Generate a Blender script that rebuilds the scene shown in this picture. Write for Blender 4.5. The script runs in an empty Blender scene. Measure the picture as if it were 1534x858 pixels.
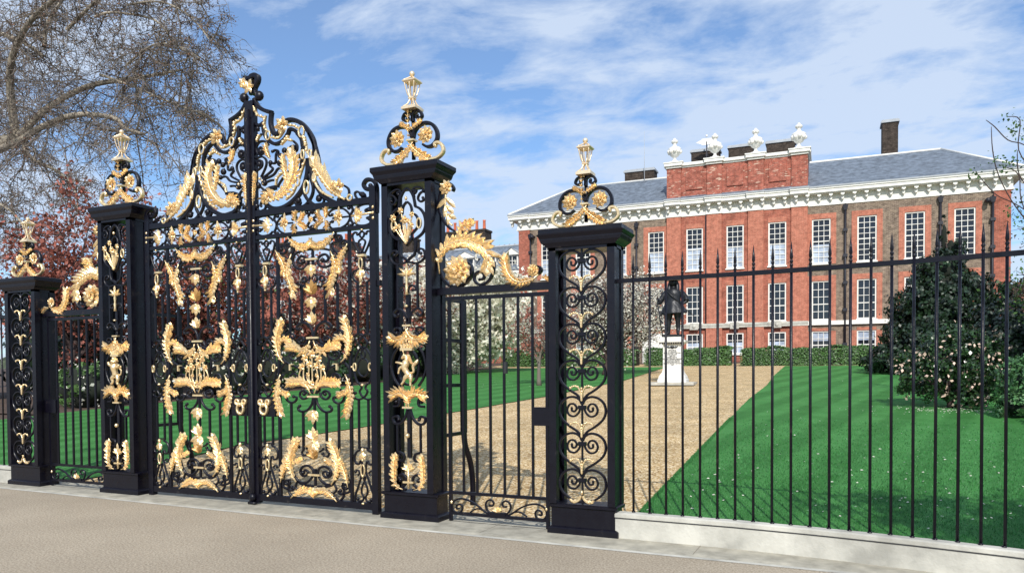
import bpy, math, random
import numpy as np
from mathutils import Vector, Matrix
C = bpy.context.scene.collection
sc = bpy.context.scene
rad = math.radians
# ---------------------------------------------------------------- camera
TH, PITCH, ROLL, FPX = .430, -.024, -.006, 1127.
def camera():
    f = Vector((-math.sin(TH), math.cos(TH), 0)); r = Vector((math.cos(TH), math.sin(TH), 0)); u = Vector((0, 0, 1))
    f2 = f*math.cos(PITCH)+u*math.sin(PITCH); u2 = u*math.cos(PITCH)-f*math.sin(PITCH)
    r3 = r*math.cos(ROLL)+u2*math.sin(ROLL); u3 = u2*math.cos(ROLL)-r*math.sin(ROLL)
    cd = bpy.data.cameras.new('camera'); o = bpy.data.objects.new('camera', cd); C.objects.link(o)
    M = Matrix((r3, u3, -f2)).transposed().to_4x4(); M.translation = Vector((0, -7, 1.6)); o.matrix_world = M
    cd.sensor_width = 36; cd.lens = FPX/1534*36
    cd.shift_y = (556.3-FPX*math.tan(PITCH)-429)/1534
    cd.clip_end = 3000; cd.clip_start = .05
    sc.camera = o
camera()
# ---------------------------------------------------------------- light
SUN_EL = rad(38); SUN_DIR = Vector((.34, -.94, 0)).normalized()
SUN_ROT = math.atan2(SUN_DIR.x, SUN_DIR.y)
sl = bpy.data.lights.new('sun', 'SUN'); so = bpy.data.objects.new('sun', sl); C.objects.link(so)
sl.energy = 4.3; sl.angle = rad(.53); sl.color = (1, .955, .88)
sd = Vector((SUN_DIR.x*math.cos(SUN_EL), SUN_DIR.y*math.cos(SUN_EL), math.sin(SUN_EL)))
so.rotation_euler = sd.to_track_quat('Z', 'Y').to_euler(); so.location = (10, -25, 30)
w = bpy.data.worlds.new('World'); sc.world = w; w.use_nodes = True
nt = w.node_tree; nt.nodes.clear(); N = nt.nodes.new; L = nt.links.new
bg = N('ShaderNodeBackground'); out = N('ShaderNodeOutputWorld'); L(bg.outputs[0], out.inputs[0])
sky = N('ShaderNodeTexSky'); sky.sky_type = 'NISHITA'; sky.sun_disc = False
sky.sun_elevation = SUN_EL; sky.sun_rotation = SUN_ROT; sky.altitude = 100; sky.air_density = 1.0; sky.dust_density = .35; sky.ozone_density = 2.6
tc = N('ShaderNodeTexCoord'); sep = N('ShaderNodeSeparateXYZ'); L(tc.outputs['Generated'], sep.inputs[0])
mz = N('ShaderNodeMath'); mz.operation = 'MAXIMUM'; mz.inputs[1].default_value = .02; L(sep.outputs[2], mz.inputs[0])
az = N('ShaderNodeMath'); az.operation = 'ADD'; az.inputs[1].default_value = .16; L(mz.outputs[0], az.inputs[0])
dx = N('ShaderNodeMath'); dx.operation = 'DIVIDE'; L(sep.outputs[0], dx.inputs[0]); L(az.outputs[0], dx.inputs[1])
dy = N('ShaderNodeMath'); dy.operation = 'DIVIDE'; L(sep.outputs[1], dy.inputs[0]); L(az.outputs[0], dy.inputs[1])
cmb = N('ShaderNodeCombineXYZ'); L(dx.outputs[0], cmb.inputs[0]); L(dy.outputs[0], cmb.inputs[1])
mp = N('ShaderNodeMapping'); mp.inputs['Rotation'].default_value = (0, 0, rad(-20)); mp.inputs['Scale'].default_value = (1.0, 1.5, 1); mp.inputs['Location'].default_value = (3.3, 1.7, 0); L(cmb.outputs[0], mp.inputs[0])
n1 = N('ShaderNodeTexNoise'); n1.inputs['Scale'].default_value = .85; n1.inputs['Detail'].default_value = 9; n1.inputs['Roughness'].default_value = .6; n1.inputs['Distortion'].default_value = .45; L(mp.outputs[0], n1.inputs[0])
n2 = N('ShaderNodeTexNoise'); n2.inputs['Scale'].default_value = 3.6; n2.inputs['Detail'].default_value = 8; n2.inputs['Roughness'].default_value = .62; n2.inputs['Distortion'].default_value = .3; L(mp.outputs[0], n2.inputs[0])
mx = N('ShaderNodeMath'); mx.operation = 'MULTIPLY_ADD'; mx.inputs[1].default_value = .74; L(n2.outputs[0], mx.inputs[0]); L(n1.outputs[0], mx.inputs[2])
rp = N('ShaderNodeValToRGB'); rp.color_ramp.elements[0].position = .715; rp.color_ramp.elements[0].color = (0, 0, 0, 1); rp.color_ramp.elements[1].position = .92; rp.color_ramp.elements[1].color = (1, 1, 1, 1)
L(mx.outputs[0], rp.inputs[0])
mc = N('ShaderNodeMath'); mc.operation = 'MULTIPLY_ADD'; mc.inputs[1].default_value = .72; mc.inputs[2].default_value = .14; L(rp.outputs[0], mc.inputs[0])
tint = N('ShaderNodeMixRGB'); tint.blend_type = 'MULTIPLY'; tint.inputs[0].default_value = 1; L(sky.outputs[0], tint.inputs[1]); tint.inputs[2].default_value = (.64, .87, 1.06, 1)
mix = N('ShaderNodeMixRGB'); L(mc.outputs[0], mix.inputs[0]); L(tint.outputs[0], mix.inputs[1]); mix.inputs[2].default_value = (4.3, 5.0, 6.1, 1)
L(mix.outputs[0], bg.inputs[0]); bg.inputs[1].default_value = .15
sc.view_settings.view_transform = 'Standard'; sc.view_settings.look = 'None'; sc.view_settings.gamma = 1; sc.view_settings.exposure = .08
sc.cycles.use_denoising = True
sc.cycles.max_bounces = 6; sc.cycles.transparent_max_bounces = 8
# ---------------------------------------------------------------- materials
def mat(name, col, rough=.6, metal=0., var=0., vscale=3., bump=0., bscale=40., col2=None, island=0., spec=.5, coord='Object', detail=4, trans=0.):
    m = bpy.data.materials.new(name); m.use_nodes = True; t = m.node_tree; b = t.nodes['Principled BSDF']
    b.inputs['Roughness'].default_value = rough; b.inputs['Metallic'].default_value = metal; b.inputs['Specular IOR Level'].default_value = spec
    b.inputs['Base Color'].default_value = (*col, 1)
    tcn = t.nodes.new('ShaderNodeTexCoord')
    last = None
    if var or col2:
        n = t.nodes.new('ShaderNodeTexNoise'); n.inputs['Scale'].default_value = vscale; n.inputs['Detail'].default_value = detail; n.inputs['Roughness'].default_value = .6
        t.links.new(tcn.outputs[coord], n.inputs[0])
        r = t.nodes.new('ShaderNodeValToRGB'); r.color_ramp.elements[0].position = .34; r.color_ramp.elements[1].position = .66
        c2 = col2 or tuple(min(1, c*(1+var)) for c in col); c1 = col if col2 else tuple(c*(1-var) for c in col)
        r.color_ramp.elements[0].color = (*c1, 1); r.color_ramp.elements[1].color = (*c2, 1)
        t.links.new(n.outputs[0], r.inputs[0]); last = r.outputs[0]
    if island:
        g = t.nodes.new('ShaderNodeNewGeometry'); h = t.nodes.new('ShaderNodeHueSaturation')
        ma = t.nodes.new('ShaderNodeMapRange'); ma.inputs[3].default_value = 1-island; ma.inputs[4].default_value = 1+island
        t.links.new(g.outputs['Random Per Island'], ma.inputs[0]); t.links.new(ma.outputs[0], h.inputs['Value'])
        if last: t.links.new(last, h.inputs['Color'])
        else: h.inputs['Color'].default_value = (*col, 1)
        last = h.outputs[0]
    if last: t.links.new(last, b.inputs['Base Color'])
    if bump:
        n = t.nodes.new('ShaderNodeTexNoise'); n.inputs['Scale'].default_value = bscale; n.inputs['Detail'].default_value = 4
        t.links.new(tcn.outputs[coord], n.inputs[0]); bm = t.nodes.new('ShaderNodeBump'); bm.inputs['Strength'].default_value = bump; bm.inputs['Distance'].default_value = .02
        t.links.new(n.outputs[0], bm.inputs['Height']); t.links.new(bm.outputs[0], b.inputs['Normal'])
    if trans:
        tr = t.nodes.new('ShaderNodeBsdfTranslucent'); ms = t.nodes.new('ShaderNodeMixShader'); ms.inputs[0].default_value = trans
        if last: t.links.new(last, tr.inputs[0])
        else: tr.inputs[0].default_value = (*col, 1)
        o = t.nodes['Material Output']; t.links.new(b.outputs[0], ms.inputs[1]); t.links.new(tr.outputs[0], ms.inputs[2]); t.links.new(ms.outputs[0], o.inputs[0])
    return m
M = {}
M['iron'] = mat('iron_paint', (.0035, .003, .0075), .30, bump=.10, bscale=50, spec=.34)
def wear(m, f=.62):
    t = m.node_tree; b = t.nodes['Principled BSDF']; tcn = t.nodes.new('ShaderNodeTexCoord')
    n = t.nodes.new('ShaderNodeTexNoise'); n.inputs['Scale'].default_value = 7; n.inputs['Detail'].default_value = 10; n.inputs['Roughness'].default_value = .7; t.links.new(tcn.outputs['Object'], n.inputs[0])
    r = t.nodes.new('ShaderNodeValToRGB'); c0 = b.inputs['Base Color'].default_value; r.color_ramp.elements[0].position = f; r.color_ramp.elements[0].color = tuple(c0); r.color_ramp.elements[1].position = f+.14; r.color_ramp.elements[1].color = (.055, .045, .04, 1); t.links.new(n.outputs[0], r.inputs[0]); t.links.new(r.outputs[0], b.inputs['Base Color'])
    mr = t.nodes.new('ShaderNodeMapRange'); mr.inputs[1].default_value = .3; mr.inputs[2].default_value = .7; mr.inputs[3].default_value = .2; mr.inputs[4].default_value = .5; t.links.new(n.outputs[0], mr.inputs[0]); t.links.new(mr.outputs[0], b.inputs['Roughness'])
wear(M['iron'])
M['gold'] = mat('gilding', (.96, .69, .385), .28, metal=.70, var=.14, vscale=40, bump=.25, bscale=90)
M['gold_soft'] = mat('gilding_lantern', (.86, .68, .45), .38, metal=.6, var=.10, vscale=30)
M['olive'] = mat('aged_gilding', (.42, .24, .08), .45, metal=.5)
def brick(name, c1, c2, mortar, speck=.35, coarse=.5):
    m = bpy.data.materials.new(name); m.use_nodes = True; t = m.node_tree; b = t.nodes['Principled BSDF']; b.inputs['Roughness'].default_value = .9; b.inputs['Specular IOR Level'].default_value = .15
    tcn = t.nodes.new('ShaderNodeTexCoord'); sp = t.nodes.new('ShaderNodeSeparateXYZ'); t.links.new(tcn.outputs['Object'], sp.inputs[0])
    ad = t.nodes.new('ShaderNodeMath'); ad.operation = 'ADD'; t.links.new(sp.outputs[0], ad.inputs[0]); t.links.new(sp.outputs[1], ad.inputs[1])
    cb = t.nodes.new('ShaderNodeCombineXYZ'); t.links.new(ad.outputs[0], cb.inputs[0]); t.links.new(sp.outputs[2], cb.inputs[1])
    bt = t.nodes.new('ShaderNodeTexBrick'); bt.inputs['Scale'].default_value = 1; bt.inputs['Brick Width'].default_value = .22; bt.inputs['Row Height'].default_value = .075; bt.inputs['Mortar Size'].default_value = .008
    bt.inputs['Color1'].default_value = (*c1, 1); bt.inputs['Color2'].default_value = (*c2, 1); bt.inputs['Mortar'].default_value = (*mortar, 1); bt.inputs['Bias'].default_value = -.1
    t.links.new(cb.outputs[0], bt.inputs[0])
    n = t.nodes.new('ShaderNodeTexNoise'); n.inputs['Scale'].default_value = 3.2; n.inputs['Detail'].default_value = 9; n.inputs['Roughness'].default_value = .78; t.links.new(tcn.outputs['Object'], n.inputs[0])
    r = t.nodes.new('ShaderNodeValToRGB'); r.color_ramp.elements[0].position = .36; r.color_ramp.elements[1].position = .64
    r.color_ramp.elements[0].color = (1-speck, 1-speck, 1-speck, 1); r.color_ramp.elements[1].color = (1+speck, 1+speck, 1+speck, 1); t.links.new(n.outputs[0], r.inputs[0])
    mm = t.nodes.new('ShaderNodeMixRGB'); mm.blend_type = 'MULTIPLY'; mm.inputs[0].default_value = 1; t.links.new(bt.outputs[0], mm.inputs[1]); t.links.new(r.outputs[0], mm.inputs[2])
    # pale patches of repointed mortar
    n3 = t.nodes.new('ShaderNodeTexNoise'); n3.inputs['Scale'].default_value = 5.5; n3.inputs['Detail'].default_value = 2
    mpp = t.nodes.new('ShaderNodeMapping'); mpp.inputs['Scale'].default_value = (.5, .5, 2.2); t.links.new(tcn.outputs['Object'], mpp.inputs[0]); t.links.new(mpp.outputs[0], n3.inputs[0])
    r3 = t.nodes.new('ShaderNodeValToRGB'); r3.color_ramp.elements[0].position = .68-coarse*.06; r3.color_ramp.elements[1].position = .71; r3.color_ramp.elements[0].color = (0, 0, 0, 1); r3.color_ramp.elements[1].color = (coarse, coarse, coarse, 1); t.links.new(n3.outputs[0], r3.inputs[0])
    m2 = t.nodes.new('ShaderNodeMixRGB'); t.links.new(r3.outputs[0], m2.inputs[0]); t.links.new(mm.outputs[0], m2.inputs[1]); m2.inputs[2].default_value = (.62, .47, .36, 1)
    t.links.new(m2.outputs[0], b.inputs['Base Color'])
    return m
M['red'] = brick('red_brick', (.36, .105, .068), (.255, .070, .047), (.35, .19, .14), .40, .18)
M['rub'] = brick('rubbed_brick', (.46, .155, .10), (.37, .115, .074), (.45, .25, .18), .32, .08)
M['attic'] = brick('attic_brick', (.36, .10, .068), (.25, .068, .05), (.36, .19, .14), .45, .95)
M['brown'] = brick('brown_brick', (.22, .165, .12), (.12, .085, .07), (.32, .26, .20), .48, .35)
M['stackb'] = brick('chimney_brick', (.055, .042, .034), (.03, .024, .02), (.08, .062, .05), .5, .15)
M['white'] = mat('white_paint', (.78, .76, .70), .55, var=.09, vscale=2.5, detail=8)
M['stone'] = mat('portland_stone', (.46, .445, .39), .88, var=.28, vscale=2.2, bump=.25, bscale=30, detail=10)
M['urn'] = mat('urn_stone', (.74, .72, .67), .75, var=.15, vscale=8, bump=.5, bscale=12)
M['ped'] = mat('pedestal_stone', (.74, .72, .67), .75, var=.05, vscale=3, bump=.1, bscale=20)
M['slate'] = mat('grey_slate', (.125, .15, .185), .6, var=.38, vscale=2.6, bump=.4, bscale=7, detail=12)
M['lead'] = mat('lead_sheet', (.36, .38, .40), .6, var=.1)
M['glass'] = mat('window_glass', (.012, .014, .022), .06, spec=.6)
M['blind'] = mat('white_blind', (.36, .42, .52), .7, var=.35, vscale=1.6)
M['pipe'] = mat('painted_downpipe', (.012, .012, .02), .5)
M['dark'] = mat('dark_paint', (.02, .02, .022), .6)
M['pot'] = mat('terracotta', (.55, .14, .07), .8, var=.15)
M['bronze'] = mat('dark_bronze', (.014, .015, .018), .42, metal=.3, var=.4, vscale=8, bump=.5, bscale=14)
M['ink'] = mat('lettering', (.05, .05, .05), .8)
M['bark'] = mat('grey_bark', (.30, .26, .20), .9, var=.35, vscale=3)
M['twig'] = mat('brown_twig', (.155, .128, .105), .9, island=.3)
M['twigd'] = mat('dark_twig', (.055, .035, .032), .9)
# leaves
M['seed'] = mat('plane_seeds', (.13, .065, .04), .8, island=.5)
M['red_leaf'] = mat('bronze_red_leaves', (.31, .10, .07), .65, island=.6, trans=.25)
M['blossom'] = mat('white_blossom', (.92, .88, .76), .7, island=.12, trans=.42)
M['fresh'] = mat('spring_leaves', (.07, .14, .035), .6, island=.5, trans=.25)
M['yew'] = mat('dark_evergreen', (.012, .028, .012), .42, island=.6)
M['camel'] = mat('glossy_evergreen', (.022, .052, .016), .28, island=.7)
M['pinkfl'] = mat('camellia_flowers', (.80, .58, .46), .6, island=.25, trans=.15)
M['hedge'] = mat('box_leaves', (.055, .125, .03), .5, island=.6)
M['light_sh'] = mat('pale_shrub_leaves', (.07, .17, .06), .45, island=.6)
M['core'] = mat('inner_foliage', (.008, .012, .006), .9)  # near-black solid added inside shrubs and hedges to block light, not leaves
# ---------------------------------------------------------------- mesh tools
def cat_rom(p, n=4, closed=False):
    if len(p) < 3 or n < 2: return list(p)
    out = []; m = len(p)
    for i in range(m if closed else m-1):
        if closed: a, b, c, d = p[(i-1) % m], p[i], p[(i+1) % m], p[(i+2) % m]
        else: a, b, c, d = p[max(i-1, 0)], p[i], p[i+1], p[min(i+2, m-1)]
        for k in range(n):
            t = k/n
            out.append(tuple(.5*((2*b[j])+(-a[j]+c[j])*t+(2*a[j]-5*b[j]+4*c[j]-d[j])*t*t+(-a[j]+3*b[j]-3*c[j]+d[j])*t**3) for j in range(len(b))))
    if not closed: out.append(tuple(p[-1]))
    return out
class MB:
    mirror = None            # x about which everything is mirrored
    def __init__(s): s.v = []; s.f = []; s.sm = []; s.cut = []; s.deep = 0
    def add(s, vs, fs, smooth=False):
        o = len(s.v)
        if MB.mirror is not None:
            vs = [(2*MB.mirror-a[0], a[1], a[2]) for a in vs]; fs = [tuple(reversed(f)) for f in fs]
        s.v += [tuple(a) for a in vs]; s.f += [tuple(i+o for i in f) for f in fs]; s.sm += [smooth]*len(fs)
    def box(s, x0, x1, y0, y1, z0, z1):
        s.cut.append((len(s.v), len(s.f)))
        s.add([(x0, y0, z0), (x1, y0, z0), (x1, y1, z0), (x0, y1, z0), (x0, y0, z1), (x1, y0, z1), (x1, y1, z1), (x0, y1, z1)],
              [(0, 3, 2, 1), (4, 5, 6, 7), (0, 1, 5, 4), (1, 2, 6, 5), (2, 3, 7, 6), (3, 0, 4, 7)])
    def frustum(s, x, y, z0, hx0, hy0, z1, hx1, hy1):
        v = []
        for z, hx, hy in ((z0, hx0, hy0), (z1, hx1, hy1)): v += [(x-hx, y-hy, z), (x+hx, y-hy, z), (x+hx, y+hy, z), (x-hx, y+hy, z)]
        s.add(v, [(0, 3, 2, 1), (4, 5, 6, 7), (0, 1, 5, 4), (1, 2, 6, 5), (2, 3, 7, 6), (3, 0, 4, 7)])
    def profile(s, x, y, prof):       # stacked rectangular moulding: (z, hx, hy)
        v = []; f = []
        for z, hx, hy in prof: v += [(x-hx, y-hy, z), (x+hx, y-hy, z), (x+hx, y+hy, z), (x-hx, y+hy, z)]
        for k in range(len(prof)-1):
            a = 4*k
            for j in range(4): f.append((a+j, a+(j+1) % 4, a+4+(j+1) % 4, a+4+j))
        f.append((3, 2, 1, 0)); e = 4*(len(prof)-1); f.append((e, e+1, e+2, e+3)); s.add(v, f)
    def strip(s, p, w, d=.03, y=0., n=4, ball=None, taper=None, closed=False):
        s.cut.append((len(s.v), len(s.f)))
        p = cat_rom([q[:2] for q in p], n, closed); m = len(p); v = []; f = []
        for i, (x, z) in enumerate(p):
            if closed: a, b = p[i-1], p[(i+1) % m]
            else: a, b = p[max(i-1, 0)], p[min(i+1, m-1)]
            tx, tz = b[0]-a[0], b[1]-a[1]; l = math.hypot(tx, tz) or 1; nx, nz = -tz/l, tx/l
            t = i/(m-1); k = 1. if not taper else (taper[0]+(1-taper[0])*min(1, t*4))*(taper[1]+(1-taper[1])*min(1, (1-t)*4))
            h = w/2*k; c = min(h, d/2)*.45
            for sx, sy in ((-h, -d/2+c), (-h+c, -d/2), (h-c, -d/2), (h, -d/2+c), (h, d/2), (-h, d/2)):
                v.append((x+nx*sx, y+sy, z+nz*sx))
        for i in range(m if closed else m-1):
            a = 6*i; b = 6*((i+1) % m)
            for j in range(6): f.append((a+j, b+j, b+(j+1) % 6, a+(j+1) % 6))
        if not closed: f.append(tuple(range(5, -1, -1))); f.append(tuple(6*(m-1)+j for j in range(6)))
        s.add(v, f)
        if ball:
            for e, r in ((0, ball[0]), (-1, ball[1])):
                if r: s.sphere(p[e][0], y, p[e][1], r*.8, r*.8, r*.8)
    def tube(s, p, r, n=6, m=1, cap=True):
        s.cut.append((len(s.v), len(s.f)))
        p = cat_rom(p, m) if m > 1 else list(p)
        if not isinstance(r, (list, tuple)): r = [r]*len(p)
        elif len(r) != len(p): r = [np.interp(i/(len(p)-1)*(len(r)-1), range(len(r)), r) for i in range(len(p))]
        v = []; f = []; ref = Vector((0, 0, 1)); up = None
        for i, q in enumerate(p):
            a = Vector(p[max(i-1, 0)]); b = Vector(p[min(i+1, len(p)-1)]); t = (b-a)
            if t.length < 1e-9: t = Vector((0, 0, 1))
            t.normalize()
            if up is None: up = t.orthogonal().normalized()
            up = (up-t*up.dot(t)); up = up.normalized() if up.length > 1e-6 else t.orthogonal().normalized()
            sd_ = t.cross(up)
            for k in range(n):
                an = 2*math.pi*k/n; o = Vector(q)+(up*math.cos(an)+sd_*math.sin(an))*r[i]; v.append(tuple(o))
        for i in range(len(p)-1):
            for k in range(n): f.append((i*n+k, i*n+(k+1) % n, (i+1)*n+(k+1) % n, (i+1)*n+k))
        if cap: f.append(tuple(range(n-1, -1, -1))); f.append(tuple((len(p)-1)*n+k for k in range(n)))
        s.add(v, f, n > 4)
    def sphere(s, x, y, z, rx, ry=None, rz=None, n=8, m=5):
        ry = rx if ry is None else ry; rz = rx if rz is None else rz
        v = [(x, y, z-rz)]; f = []
        for i in range(1, m):
            ph = math.pi*i/m-math.pi/2
            for k in range(n):
                a = 2*math.pi*k/n; v.append((x+rx*math.cos(ph)*math.cos(a), y+ry*math.cos(ph)*math.sin(a), z+rz*math.sin(ph)))
        v.append((x, y, z+rz)); e = len(v)-1
        for k in range(n): f.append((0, 1+(k+1) % n, 1+k))
        for i in range(m-2):
            for k in range(n): a = 1+i*n; f.append((a+k, a+(k+1) % n, a+n+(k+1) % n, a+n+k))
        a = 1+(m-2)*n
        for k in range(n): f.append((a+k, a+(k+1) % n, e))
        s.add(v, f, True)
    def lathe(s, x, y, prof, n=16, sx=1, sy=1):
        v = []; f = []
        for z, r in prof:
            for k in range(n): a = 2*math.pi*k/n; v.append((x+r*sx*math.cos(a), y+r*sy*math.sin(a), z))
        for i in range(len(prof)-1):
            for k in range(n): f.append((i*n+k, i*n+(k+1) % n, (i+1)*n+(k+1) % n, (i+1)*n+k))
        f.append(tuple(range(n-1, -1, -1))); f.append(tuple((len(prof)-1)*n+k for k in range(n)))
        s.add(v, f, True)
    def petal(s, x, z, dx, dz, l, w, y=0., lift=.02, tip=0.):   # ridged leaflet in the XZ plane, front towards -Y
        L_ = math.hypot(dx, dz) or 1; dx /= L_; dz /= L_; nx, nz = -dz, dx; v = []
        for t, hw, yy in ((0, .26, -.2), (.38, .5, .5), (.74, .36, .9)):
            cx, cz = x+dx*l*t, z+dz*l*t
            v += [(cx-nx*w*hw, y-tip*t, cz-nz*w*hw), (cx, y-lift*(.55+yy*.6)-tip*t, cz), (cx+nx*w*hw, y-tip*t, cz+nz*w*hw), (cx, y+.006-tip*t, cz)]
        v.append((x+dx*l, y-tip-lift*.3, z+dz*l)); f = []
        for k in (0, 4):
            f += [(k, k+1, k+5, k+4), (k+1, k+2, k+6, k+5), (k+2, k+3, k+7, k+6), (k+3, k, k+4, k+7)]
        f += [(8, 9, 12), (9, 10, 12), (10, 11, 12), (11, 8, 12)]; s.add(v, f)
    def leaf(s, spine, w, n_=8, y=-.03, sides='LR', lift=.022, wl=1., wr=1., ang=48, stem=.25):
        n = max(4, int(n_*1.0+.5)); w *= 1.27; p = cat_rom(spine, 6); d = [0]
        for a, b in zip(p, p[1:]): d.append(d[-1]+math.hypot(b[0]-a[0], b[1]-a[1]))
        T = d[-1]
        def at(t):
            q = t*T
            for i in range(len(d)-1):
                if d[i+1] >= q or i == len(d)-2:
                    k = (q-d[i])/max(d[i+1]-d[i], 1e-6); a, b = p[i], p[i+1]; l = math.hypot(b[0]-a[0], b[1]-a[1]) or 1
                    return a[0]+(b[0]-a[0])*k, a[1]+(b[1]-a[1])*k, (b[0]-a[0])/l, (b[1]-a[1])/l
        pw = T/n*1.25
        for i in range(n):
            t = .10+.88*(i+.45)/n; x, z, tx, tz = at(t); prof = 1.32*(t-.04)**.62*(1.08-t)**.33; jit = 1+.16*math.sin(i*2.7+T*31)
            for sg, ok, kk in ((1, 'L' in sides, wl), (-1, 'R' in sides, wr)):
                if not ok: continue
                a = rad(ang-14*t); ca, sa = math.cos(a), math.sin(a)*sg
                s.petal(x, z, tx*ca-tz*sa, tz*ca+tx*sa, w*prof*jit*kk*.80, min(T/n*.82, w*.34), y, lift*1.4, tip=.010*(i % 2))
                a2 = a*1.45
                s.petal(x, z, tx*math.cos(a2)-tz*math.sin(a2)*sg, tz*math.cos(a2)+tx*math.sin(a2)*sg, w*prof*kk*.40, min(T/n*.5, w*.24), y-.002, lift*.8, tip=.003)
        x, z, tx, tz = at(.97); s.petal(x-tx*w*.12, z-tz*w*.12, tx, tz, w*.55, w*.4, y, lift)
        pts = [(at(t)[0], y-lift*.55, at(t)[1]) for t in np.linspace(0, 1, 9)]
        s.tube(pts, [w*stem*.18]*2+[w*stem*.22]*3+[w*stem*.14]*2+[w*.03]*2, 5)
    def rosette(s, x, z, r, y=-.03, n=9):
        for k in range(n):
            a = 2*math.pi*k/n+.2; s.petal(x+math.cos(a)*r*.2, z+math.sin(a)*r*.2, math.cos(a), math.sin(a), r*.82, r*.62, y, r*.28, tip=r*.1)
        for k in range(n-2):
            a = 2*math.pi*k/(n-2)+.5; s.petal(x+math.cos(a)*r*.1, z+math.sin(a)*r*.1, math.cos(a), math.sin(a), r*.55, r*.42, y-r*.22, r*.25, tip=r*.22)
        for k in range(5):
            a = 2*math.pi*k/5; s.petal(x, z, math.cos(a), math.sin(a), r*.32, r*.26, y-r*.42, r*.2, tip=r*.12)
        s.sphere(x, y-r*.5, z, r*.14, r*.12, r*.14, 6, 4)
    def link_ring(s, x, z, rx, rz, y=-.02, w=.012):
        s.strip([(x+rx*math.cos(a), z+rz*math.sin(a)) for a in np.linspace(0, 2*math.pi, 12, endpoint=False)], w, w*1.3, y, 2, closed=True)
    def build(s, name, m, parent=None, org=(0, 0, 0)):
        me = bpy.data.meshes.new(name); v = [(a[0]-org[0], a[1]-org[1], a[2]-org[2]) for a in s.v]
        me.from_pydata(v, [], s.f); me.materials.append(m)
        me.polygons.foreach_set('use_smooth', s.sm); me.update()
        o = bpy.data.objects.new(name, me); C.objects.link(o)
        if parent: o.parent = parent
        return o
def tag(o, label=None, cat=None, group=None, kind=None):
    if label: o['label'] = label
    if cat: o['category'] = cat
    if group: o['group'] = group
    if kind: o['kind'] = kind
    return o
def thing(name, loc, label, cat, group=None, rz=0):
    o = bpy.data.objects.new(name, None); C.objects.link(o); o.location = loc; o.rotation_euler = (0, 0, rz); o.empty_display_size = .2
    return tag(o, label, cat, group)
def structure(name, mb, m): o = mb.build(name, m); o['kind'] = 'structure'; return o
def copy_tree(o, parent=None):
    c = o.copy(); C.objects.link(c)
    if parent: c.parent = parent
    for ch in list(o.children): copy_tree(ch, c)
    return c
class Kit:                      # builds the parts of one thing standing at org
    def __init__(s, root, org): s.root = root; s.org = org
    def part(s, name, mb, m, parent=None):
        if name.endswith('_scrolls') or name in ('scroll_panel', 'scroll_crest', 'scroll_foot', 'scroll_knot', 'centre_bar', 'back_stay', 'gilded_hook', 'gilded_chain', 'gilded_links', 'gilded_tie', 'gilded_spindle'):
            nm = name[:-1] if name.endswith('s') else {'scroll_panel': 'panel_scroll', 'scroll_crest': 'lyre_scroll', 'scroll_foot': 'foot_scroll', 'scroll_knot': 'knot_scroll', 'gilded_links': 'gilded_link'}.get(name, name)
            cuts = [(0, 0)]+mb.cut[1:]
            for (v0, f0), (v1, f1) in zip(cuts, cuts[1:]+[(len(mb.v), len(mb.f))]):   # every bent bar its own part
                q = MB(); q.v = mb.v[v0:v1]; q.f = [tuple(i-v0 for i in f) for f in mb.f[f0:f1]]; q.sm = mb.sm[f0:f1]
                o = q.build(nm, M[m], parent or s.root, s.org)
            return o
        return mb.build(name, M[m], parent or s.root, s.org)
    def leaf(s, spine, w, n=8, m='gold', parent=None, name='gilded_leaf', **k):
        b = MB(); b.leaf(spine, w, n, **k); return s.part(name, b, m, parent)
    def ros(s, x, z, r, parent=None, **k):
        b = MB(); b.rosette(x, z, r, **k); return s.part('rosette', b, 'gold', parent)
def mir(p, c): return [(2*c-x, z) for x, z in p]
# ================================================================ GROUND
def gz(y):
    if y < .3: return 0.
    if y < 21: return .055*(y-.3)
    if y < 52: return 1.1385+.04*(y-21)
    return 1.1385+1.24
def sheet(name, rows, lift, m, nx=1):
    """rows: (y, x0, x1) from near to far; follows the rise of the ground"""
    b = MB(); v = []
    for y, x0, x1 in rows:
        for k in range(nx+1): v.append((x0+(x1-x0)*k/nx, y, gz(y)+lift))
    b.add(v, [(r*(nx+1)+k, r*(nx+1)+k+1, (r+1)*(nx+1)+k+1, (r+1)*(nx+1)+k) for r in range(len(rows)-1) for k in range(nx)])
    return structure(name, b, m)
def node_mat(name, rough=.95): 
    m = bpy.data.materials.new(name); m.use_nodes = True; t = m.node_tree; b = t.nodes['Principled BSDF']; b.inputs['Roughness'].default_value = rough; b.inputs['Specular IOR Level'].default_value = .2
    return m, t, b
def noise(t, scale, detail=4, rough=.6, vec=None, dist=0):
    n = t.nodes.new('ShaderNodeTexNoise'); n.inputs['Scale'].default_value = scale; n.inputs['Detail'].default_value = detail; n.inputs['Roughness'].default_value = rough; n.inputs['Distortion'].default_value = dist
    if vec: t.links.new(vec, n.inputs[0])
    return n
def ramp(t, src, *st):
    r = t.nodes.new('ShaderNodeValToRGB'); e = r.color_ramp.elements
    while len(e) < len(st): e.new(.5)
    for k, (p, c) in enumerate(st): e[k].position = p; e[k].color = (*c, 1)
    t.links.new(src, r.inputs[0]); return r
def mixc(t, a, b, f=1., mode='MULTIPLY'):
    m = t.nodes.new('ShaderNodeMixRGB'); m.blend_type = mode; m.inputs[0].default_value = f if not hasattr(f, 'links') else 0
    if hasattr(f, 'links'): t.links.new(f, m.inputs[0])
    t.links.new(a, m.inputs[1]); t.links.new(b, m.inputs[2]); return m
def bump(t, b, src, strength, dist):
    q = t.nodes.new('ShaderNodeBump'); q.inputs['Strength'].default_value = strength; q.inputs['Distance'].default_value = dist; t.links.new(src, q.inputs['Height']); t.links.new(q.outputs[0], b.inputs['Normal'])
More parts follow.
